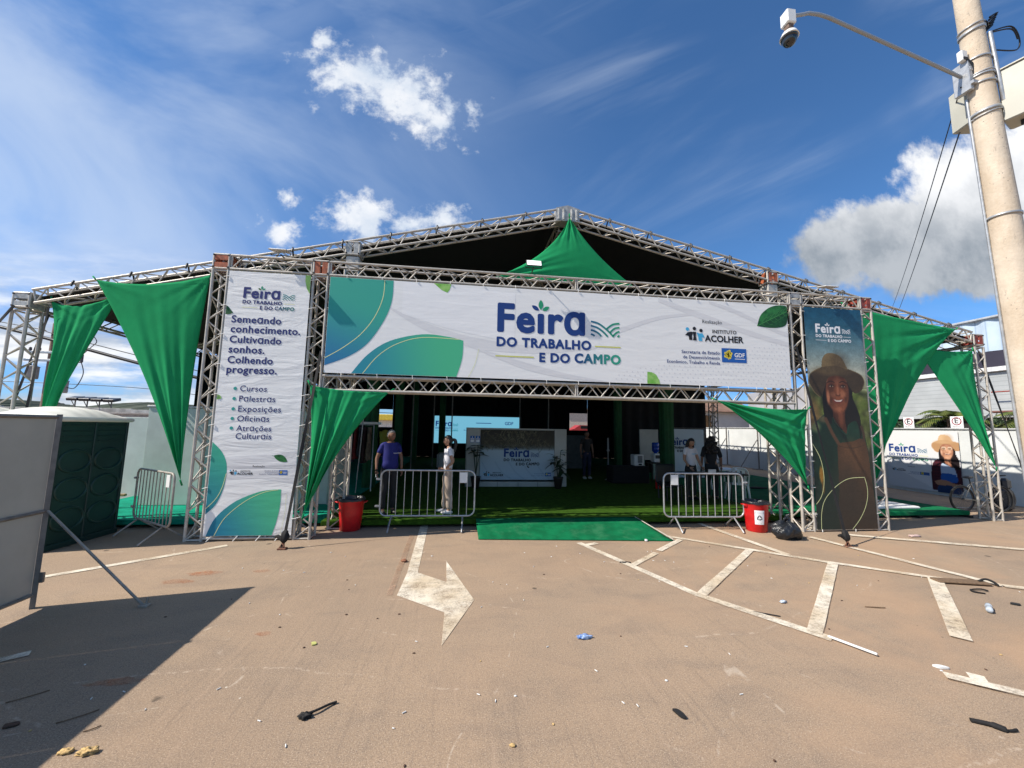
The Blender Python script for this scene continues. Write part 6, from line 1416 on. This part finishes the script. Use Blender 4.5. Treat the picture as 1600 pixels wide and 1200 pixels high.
for x in (11.55, 12.36):
    for y in (3.2, 3.8): part('leg', MB().tube([(x, y, .86), (x+.04*(1 if x > 12 else -1), y, .15)], .022, 6), black, t2)
copy_tree(pc, (12.0, 4.6, .15), RAD(10), 'white plastic armchair behind the white topped table')
f_ = lambda u, v, d: (u, 6.98-d+.010*math.sin(u*9+v*5)*max(0, 1.6-v), v); p = Print(f_, .012); p.sheet(12.2, 13.74, .2, 2.02, 0, 20, 20); p.logo(12.25, 1.42, 1.15, 1, (1, 1, 1, 2, 3, 3, 4), yl=False)
one('fair_banner', p, [pm('vinyl_pale_blue', (.55, .62, .68), wr=.5), MATS['print_navy'], MATS['print_teal'], MATS['print_black'], MATS['print_ochre_bar']], 'pale creased fair banner hanging beside the wide right green post', 'banner', (12.97, 6.98, 1.1))
mb = MB(); mb.tube([(12.15, 7.02, .15), (12.15, 7.02, 2.06), (13.8, 7.02, 2.06), (13.8, 7.02, .15)], .02, 6); one('banner_stand', mb, hf, 'dark pipe stand carrying the creased fair banner', 'stand', (12.97, 7.02, .15))
mb = MB(); mb.sphere((14.0, 4.6, .17), (.35, .16, .03), 16, 8); one('dark_cloth', mb, blackcloth, 'dark cloth lying on the emerald carpet right of the chairs', 'cloth', (14.0, 4.6, .15))
for k, (x, z, w_) in enumerate(((8.8, 1.5, 2.6), (9.9, 1.45, 1.2))):
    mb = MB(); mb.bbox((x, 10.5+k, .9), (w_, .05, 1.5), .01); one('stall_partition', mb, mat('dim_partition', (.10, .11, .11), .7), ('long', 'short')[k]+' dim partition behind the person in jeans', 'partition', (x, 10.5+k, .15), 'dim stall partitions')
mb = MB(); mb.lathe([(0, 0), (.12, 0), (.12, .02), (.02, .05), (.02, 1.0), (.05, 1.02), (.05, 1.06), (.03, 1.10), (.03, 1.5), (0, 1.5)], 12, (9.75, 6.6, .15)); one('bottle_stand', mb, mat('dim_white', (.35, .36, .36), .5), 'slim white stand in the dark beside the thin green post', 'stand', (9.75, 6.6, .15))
# left side: clothes rails and stall
rk = thing('clothes_rail', 'pipe clothes rail with hanging garments behind the left red bin', 'clothes rail', (1.5, 4.1, .15)); part('frame', MB().tube([(.95, 4.1, .15), (.95, 4.1, 1.95), (2.05, 4.1, 1.95), (2.05, 4.1, .15)], .018, 6), galv, rk); part('header', MB().bbox((1.4, 4.35, 2.0), (1.5, .5, .07), .01), whiteplast, rk)
part('centre_pole', MB().tube([(1.72, 3.85, .15), (1.82, 3.85, 2.25)], .016, 6), galv, rk)
cols_ = [(.05, .02, .02), (.20, .15, .10), (.28, .24, .20), (.08, .10, .16), (.10, .12, .22), (.22, .02, .02), (.05, .05, .06)]
for i in range(9):
    x = 1.02+i*.115; mb = MB(); c_ = cols_[i % len(cols_)]; L_ = .75+.25*((i*37) % 10)/10
    def gf(u, v, x=x, L_=L_): w_ = .045+.02*v; return (x+w_*math.cos(2*math.pi*u)+.01*math.sin(9*u+6*v), 4.1+(.20+.03*v)*math.sin(2*math.pi*u)*(.35+.65*min(1, v*6)), 1.90-L_*v)
    mb.grid(gf, 20, 10); o = one('hanging_garment', mb, mat('garment_%d' % (i % len(cols_)), c_, .85, 0, .3, 9), ('dark red', 'tan', 'cream patterned', 'slate blue', 'faded blue', 'red', 'black', 'maroon', 'brown patterned')[i]+' garment on the clothes rail', 'garment', (x, 4.1, 1.9), 'garments on the clothes rail')
mb = MB(); mb.sphere((2.02, 6.0, 1.45), (.17, .10, .36), 18, 14, 0, lambda d, p: Vector((p.x*(1+.25*(d.z > .3)), p.y, p.z))); mb.tube([(2.02, 6.0, .15), (2.02, 6.0, 1.8)], .02, 6, 1); mb.tube([(1.84, 6.0, 1.70), (2.20, 6.0, 1.70)], .06, 8)
one('hanging_yellow_shirt', mb, [mat('yellow_jersey', (.30, .23, .02), .8), galv], 'yellow shirt displayed on a stand behind the man in blue', 'shirt', (2.02, 6.0, .15))
mb = MB(); mb.bbox((4.0, 4.3, .98), (.42, .05, .46), .06); mb.bbox((4.0, 4.1, .72), (.42, .42, .05), .02)
for x in (3.83, 4.17):
    for y in (3.95, 4.28): mb.tube([(x, y, .15), (x, y, .72)], .016, 6)
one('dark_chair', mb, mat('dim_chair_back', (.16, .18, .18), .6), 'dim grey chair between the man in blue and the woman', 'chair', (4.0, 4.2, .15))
for k, (x, y, h_) in enumerate(((2.5, 9, 2.2), (3.2, 11, 2.3), (4.05, 9.6, 2.4), (8.3, 10, 2.3), (7.3, 12, 2.5))):
    mb = MB(); mb.tube([(x, y, .15), (x, y, h_+1.6)], .03, 6); one('thin_pole', mb, hf, ('first', 'second', 'third', 'fourth', 'fifth')[k]+' thin dark tent pole from the left in the tent interior', 'pole', (x, y, .15), 'thin poles inside the tent')

# ------------------------------------------------------------------ bicycle
bk = thing('bicycle', 'pale framed bicycle parked behind the rightmost truss leg', 'bicycle', (17.95, 1.62, 0), RAD(-4))
fm = mat('bike_frame_silver', (.36, .33, .28), .3, .5); rimm = mat('bike_rim', (.10, .10, .10), .4, .4); R1 = .335
for x in (-.52, .55):
    e = bpy.data.objects.new('wheel', None); COL.objects.link(e); e.parent = bk; e.location = (x, 0, R1)
    mb = MB(); mb.tube([(R1*.965*math.cos(a), 0, R1*.965*math.sin(a)) for a in np.linspace(0, 2*math.pi, 48, endpoint=False)], .024, 8, closed=True); mb.build('tyre', rubber, e)
    mb = MB(); mb.tube([(R1*.88*math.cos(a), 0, R1*.88*math.sin(a)) for a in np.linspace(0, 2*math.pi, 48, endpoint=False)], .011, 6, closed=True)
    for k in range(28): a = 2*math.pi*k/28; mb.tube([(.02*math.cos(a+.5), .02*(-1)**k, .02*math.sin(a+.5)), (R1*.88*math.cos(a), 0, R1*.88*math.sin(a))], .0016, 3)
    mb.tube([(0, -.05, 0), (0, .05, 0)], .02, 10); mb.build('rim', rimm, e)
mb = MB(); BB, ST_, HT_, HB_ = (-.08, 0, .29), (-.24, 0, .74), (.36, 0, .80), (.39, 0, .66)
for a, b, r in ((BB, ST_, .016), (ST_, HT_, .015), (BB, HB_, .019), (HT_, HB_, .019)): mb.tube([a, b], r, 8)
for y in (-.055, .055): mb.tube([(-.08, y*.4, .29), (-.52, y, R1)], .010, 6); mb.tube([(-.235, y*.3, .72), (-.52, y, R1)], .009, 6)
mb.build('frame', fm, bk)
mb = MB()
for y in (-.05, .05): mb.tube([(.395, y*.5, .65), (.55, y, R1)], .012, 6)
mb.build('fork', fm, bk)
mb = MB(); mb.tube([(-.24, 0, .72), (-.27, 0, .86)], .013, 6); mb.build('seat_post', black, bk)
mb = MB(); mb.sphere((-.28, 0, .885), (.15, .075, .035), 18, 10, 0, lambda d, p: Vector((p.x, p.y*(.35+.65*min(1, max(0, .6-d.x))), p.z))); mb.build('saddle', black, bk)
mb = MB(); mb.tube([(.36, 0, .80), (.34, 0, .90), (.40, 0, .94)], .014, 6); mb.tube(curve_pts([(.36, -.30, .97), (.38, -.15, .955), (.40, 0, .94), (.38, .15, .955), (.36, .30, .97)]), .012, 6); mb.build('handlebar', black, bk)
mb = MB(); mb.lathe([(.075, -.004), (.09, -.004), (.09, .004), (.075, .004), (.075, -.004)], 24, BB, M=Matrix.Rotation(RAD(90), 3, 'X')); mb.tube([(-.08, -.06, .29), (-.16, -.07, .15)], .010, 5); mb.tube([(-.08, .06, .29), (.0, .07, .43)], .010, 5); mb.bbox((-.17, -.11, .145), (.09, .07, .018), .004); mb.bbox((.01, .11, .435), (.09, .07, .018), .004)
mb.tube([(-.08, -.02, .38), (-.52, -.02, R1+.035)], .004, 4); mb.tube([(-.08, -.02, .20), (-.52, -.02, R1-.035)], .004, 4); mb.build('crank', black, bk)
mb = MB(); mb.bbox((18.85, 1.75, .30), (.35, .30, .6), .08); mb.bbox((18.95, 1.75, .70), (.25, .2, .3), .06); mb.tube([(18.6, 1.5, .95), (18.75, 1.75, .9), (18.6, 2.0, .95)], .015, 6)
for y in (1.55,):
    mb.tube([(18.9+.28*math.cos(a), 1.75, .30+.28*math.sin(a)) for a in np.linspace(0, 2*math.pi, 32, endpoint=False)], .05, 8, closed=True)
one('parked_scooter', mb, mat('scooter_dark', (.02, .02, .025), .4), 'dark parked scooter cut off by the concrete pole', 'scooter', (18.85, 1.75, 0))
fm2 = MB(); fm2.bbox((14.9, 1.75, .185), (1.6, .9, .06), .02); one('floor_panel', fm2, whiteplast, 'flat pale panel lying on the carpet behind the portrait tower', 'panel', (14.9, 1.75, .15))

# ------------------------------------------------------------------ litter on the asphalt
def crumple(c, r, seed, n=16, m=10, k=.35, flatz=.5):
    rng = random.Random(seed); a_ = [rng.uniform(0, 6) for _ in range(6)]; mb = MB()
    mb.sphere((c[0], c[1], r[2]*.8), r, n, m, 0, lambda d, p: p*(1+k*math.sin(5*d.x+a_[0])*math.sin(6*d.y+a_[1])+k*.6*math.sin(11*d.z+a_[2]+7*d.x)))
    return mb
LS = {'wrapper': .8, 'crumpled_cloth': .62, 'strap_scrap': .72, 'rubber_scrap': .7, 'dry_leaf': .6, 'paper_scrap': .75, 'plastic_bottle': .85, 'stick': .9, 'cardboard_scrap': .6, 'tan_pebble': .7, 'foil_scrap': .8}
def lit(name, mb, m_, label, cat, c, group='litter on the asphalt'):
    k = LS.get(name, 1.)
    mb.v = [(c[0]+(x-c[0])*k, c[1]+(y-c[1])*k, z*k) for x, y, z in mb.v]
    return one(name, mb, m_, label, cat, (c[0], c[1], 0), group)
def blob(pts, z=.006, t=.012):
    mb = MB(); P_ = [(p.x, p.y) for p in curve_pts([(a, b, 0) for a, b in list(pts)+[pts[0]]], 4)][:-1]; mb.prism(P_, z, z+t); return mb
bluew = mat('blue_wrapper', (.02, .12, .42), .3, 0, .5, 18, col2=(.5, .6, .75)); clear = mat('clear_plastic', (.55, .62, .70), .12, 0, .2, 20); browns = mat('brown_scrap', (.10, .05, .03), .8, 0, .3, 20); tan = mat('tan_cloth', (.62, .42, .18), .9, 0, .15, 25, .5, 60)
mb = crumple((5.66, -3.46), (.085, .04, .022), 1, 26, 14, .3); lit('wrapper', mb, bluew, 'crumpled blue and white wrapper in the middle of the asphalt', 'wrapper', (5.66, -3.46))
mb = MB(); mb.lathe([(0, 0), (.03, .0), (.035, .02), (.034, .10), (.028, .12), (.036, .14), (.035, .22), (.018, .26), (.014, .28), (0, .28)], 14, (10.32, -3.36, .04), M=Matrix.Rotation(RAD(35), 3, 'Z') @ Matrix.Rotation(RAD(90), 3, 'Y')); lit('plastic_bottle', mb, clear, 'crushed clear plastic bottle near the right edge', 'bottle', (10.4, -3.39))
lit('paper_scrap', blob([(8.47, -4.16), (8.55, -4.17), (8.60, -4.23), (8.50, -4.21)], .004, .02), whitem, 'small white paper scrap near the broken kerb line at right', 'paper', (8.53, -4.19))
mb = MB(); mb.bbox((8.08, -3.835, .022), (.36, .022, .018), .004, rz=math.atan2(-.35, .17)); lit('white_batten', mb, whitem, 'straight white strip lying at the end of the lower painted line', 'strip', (8.08, -3.83))
lit('dry_leaf', blob([(3.17, -3.31), (3.22, -3.30), (3.26, -3.36), (3.21, -3.39), (3.19, -3.35)], .004, .015), mat('yellow_green_leaf', (.50, .50, .16), .7), 'pale yellow leaf on the open asphalt at left centre', 'leaf', (3.21, -3.34))
mb = crumple((3.47, -4.27), (.055, .035, .022), 4, 20, 12, .4); mb.tube(curve_pts([(3.49, -4.26, .03), (3.56, -4.22, .03), (3.64, -4.14, .02), (3.70, -4.10, .015)]), .012, 6); lit('strap_scrap', mb, strapm, 'black knotted strap scrap with a long tail in the foreground', 'strap scrap', (3.51, -4.25))
lit('crumpled_cloth', crumple((2.21, -4.42), (.06, .032, .018), 6, 22, 12, .3), tan, 'smaller piece of crumpled tan cloth at the bottom left', 'cloth', (2.21, -4.42)); lit('crumpled_cloth', crumple((2.34, -4.44), (.075, .036, .026), 7, 26, 14, .38), tan, 'larger piece of crumpled tan cloth at the bottom left', 'cloth', (2.34, -4.44))
lit('rubber_scrap', blob([(5.97, -4.43), (6.02, -4.44), (6.05, -4.51), (6.04, -4.56), (6.0, -4.53)], .004, .02), rubber, 'black pointed rubber scrap in the right foreground', 'rubber scrap', (6.01, -4.49))
mb = MB(); mb.tube(curve_pts([(7.95, -4.72, .012), (8.06, -4.80, .02), (8.13, -4.87, .012), (8.22, -4.88, .02)]), [.022]*9+[.03]*7+[.012]*9, 6); lit('strap_scrap', mb, strapm, 'long black strap scrap at the bottom right edge', 'strap scrap', (8.1, -4.82))
for k, (a, b, lb) in enumerate((((1.40, -3.93), (1.58, -3.80), 'upper stick in the hoarding shadow'), ((1.92, -4.17), (2.10, -4.05), 'stick crossing the edge of the hoarding shadow'), ((2.16, -4.26), (2.23, -4.21), 'short twig just outside the hoarding shadow'), ((9.05, -3.10), (9.28, -3.15), 'flat wood chip between the painted bays at right'), ((7.66, -3.10), (7.90, -3.24), 'dark torn strip beside the lower painted line'))):
    mb = MB(); mb.tube(curve_pts([(*a, .006), ((a[0]+b[0])/2+.01, (a[1]+b[1])/2-.01, .009), (*b, .006)]), .008 if k > 2 else .004, 5); lit('stick', mb, wood if k < 4 else rubber, lb, 'stick', ((a[0]+b[0])/2, (a[1]+b[1])/2), 'sticks on the asphalt')
lit('dry_leaf', blob([(1.60, -4.14), (1.70, -4.11), (1.74, -4.16), (1.64, -4.20)], .004, .015), browns, 'brown leaf in the hoarding shadow at the lower left', 'leaf', (1.67, -4.16))
lit('cardboard_scrap', crumple((3.70, -1.21), (.07, .06, .035), 11, 14, 9, .3), mat('rust_cardboard', (.25, .10, .05), .8), 'rusty brown scrap left of the painted arrow shaft', 'scrap', (3.70, -1.21))
lit('tan_pebble', crumple((4.83, -4.64), (.026, .018, .012), 12, 12, 8, .25), tan, 'small tan lump at the bottom centre', 'lump', (4.83, -4.64))
mb = MB(); mb.bbox((11.12, -2.57, .025), (.62, .15, .025), .008, rz=-.25); mb.tube(curve_pts([(11.33, -2.62, .04), (11.41, -2.64, .07), (11.46, -2.69, .05), (11.48, -2.72, .015)]), .014, 6, 1); lit('broken_board', mb, [wood, rubber], 'splintered board with black rubber at the crossing lines on the right', 'board', (11.2, -2.6))
mb = MB(); mb.tube(curve_pts([(10.98, -2.93, .01), (10.86, -2.86, .02), (10.92, -2.78, .02), (11.10, -2.80, .03), (11.16, -2.86, .02)]), .013, 6); lit('strap_scrap', mb, strapm, 'hooked black strap scrap below the right painted line', 'strap scrap', (11.0, -2.84))
lit('rubber_scrap', blob([(10.88, -3.18), (10.95, -3.15), (11.02, -3.21), (10.95, -3.25)], .004, .02), rubber, 'small black scrap near the right edge above the bottle', 'rubber scrap', (10.94, -3.2))
lit('foil_scrap', crumple((8.20, -2.92), (.05, .03, .02), 14, 14, 9, .35), clear, 'small grey foil scrap inside the second painted bay', 'scrap', (8.20, -2.92))
mb = MB(); mb.tube(curve_pts([(6.80, -1.46, .01), (6.88, -1.50, .02), (6.94, -1.47, .012), (7.02, -1.50, .01)]), .016, 6); lit('strap_scrap', mb, strapm, 'short dark strap scrap inside the first painted bay', 'strap scrap', (6.92, -1.49))
lit('paper_scrap', crumple((7.75, -.43), (.035, .03, .03), 15, 12, 8, .3), whitem, 'white paper ball at the front edge of the green ramp', 'paper', (7.75, -.43))
lit('paper_scrap', crumple((13.2, -.45), (.16, .05, .03), 16, 16, 9, .3), mat('pinkish_paper', (.55, .40, .36), .8), 'pinkish crumpled paper at the foot of the portrait tower', 'paper', (13.2, -.45))
rng = random.Random(21); mb = MB()
for i in range(110):                                              # cigarette ends, chips and grit too many to count
    x, y = rng.uniform(1.5, 12), rng.uniform(-5.2, -.6); a = rng.uniform(0, 3.14); l_ = rng.uniform(.006, .014)
    if rng.random() < .45: mb.tube([(x-l_*math.cos(a), y-l_*math.sin(a), .006), (x+l_*math.cos(a), y+l_*math.sin(a), .006)], .004, 5, 0)
    else: mb.sphere((x, y, .004), (rng.uniform(.006, .016), rng.uniform(.005, .012), .005), 6, 5, rng.choice((0, 1, 1, 2)))
o = mb.build('grit', [whitem, browns, tan]); tag(o, 'cigarette ends, chips and grit scattered over the asphalt', 'grit', kind='stuff')
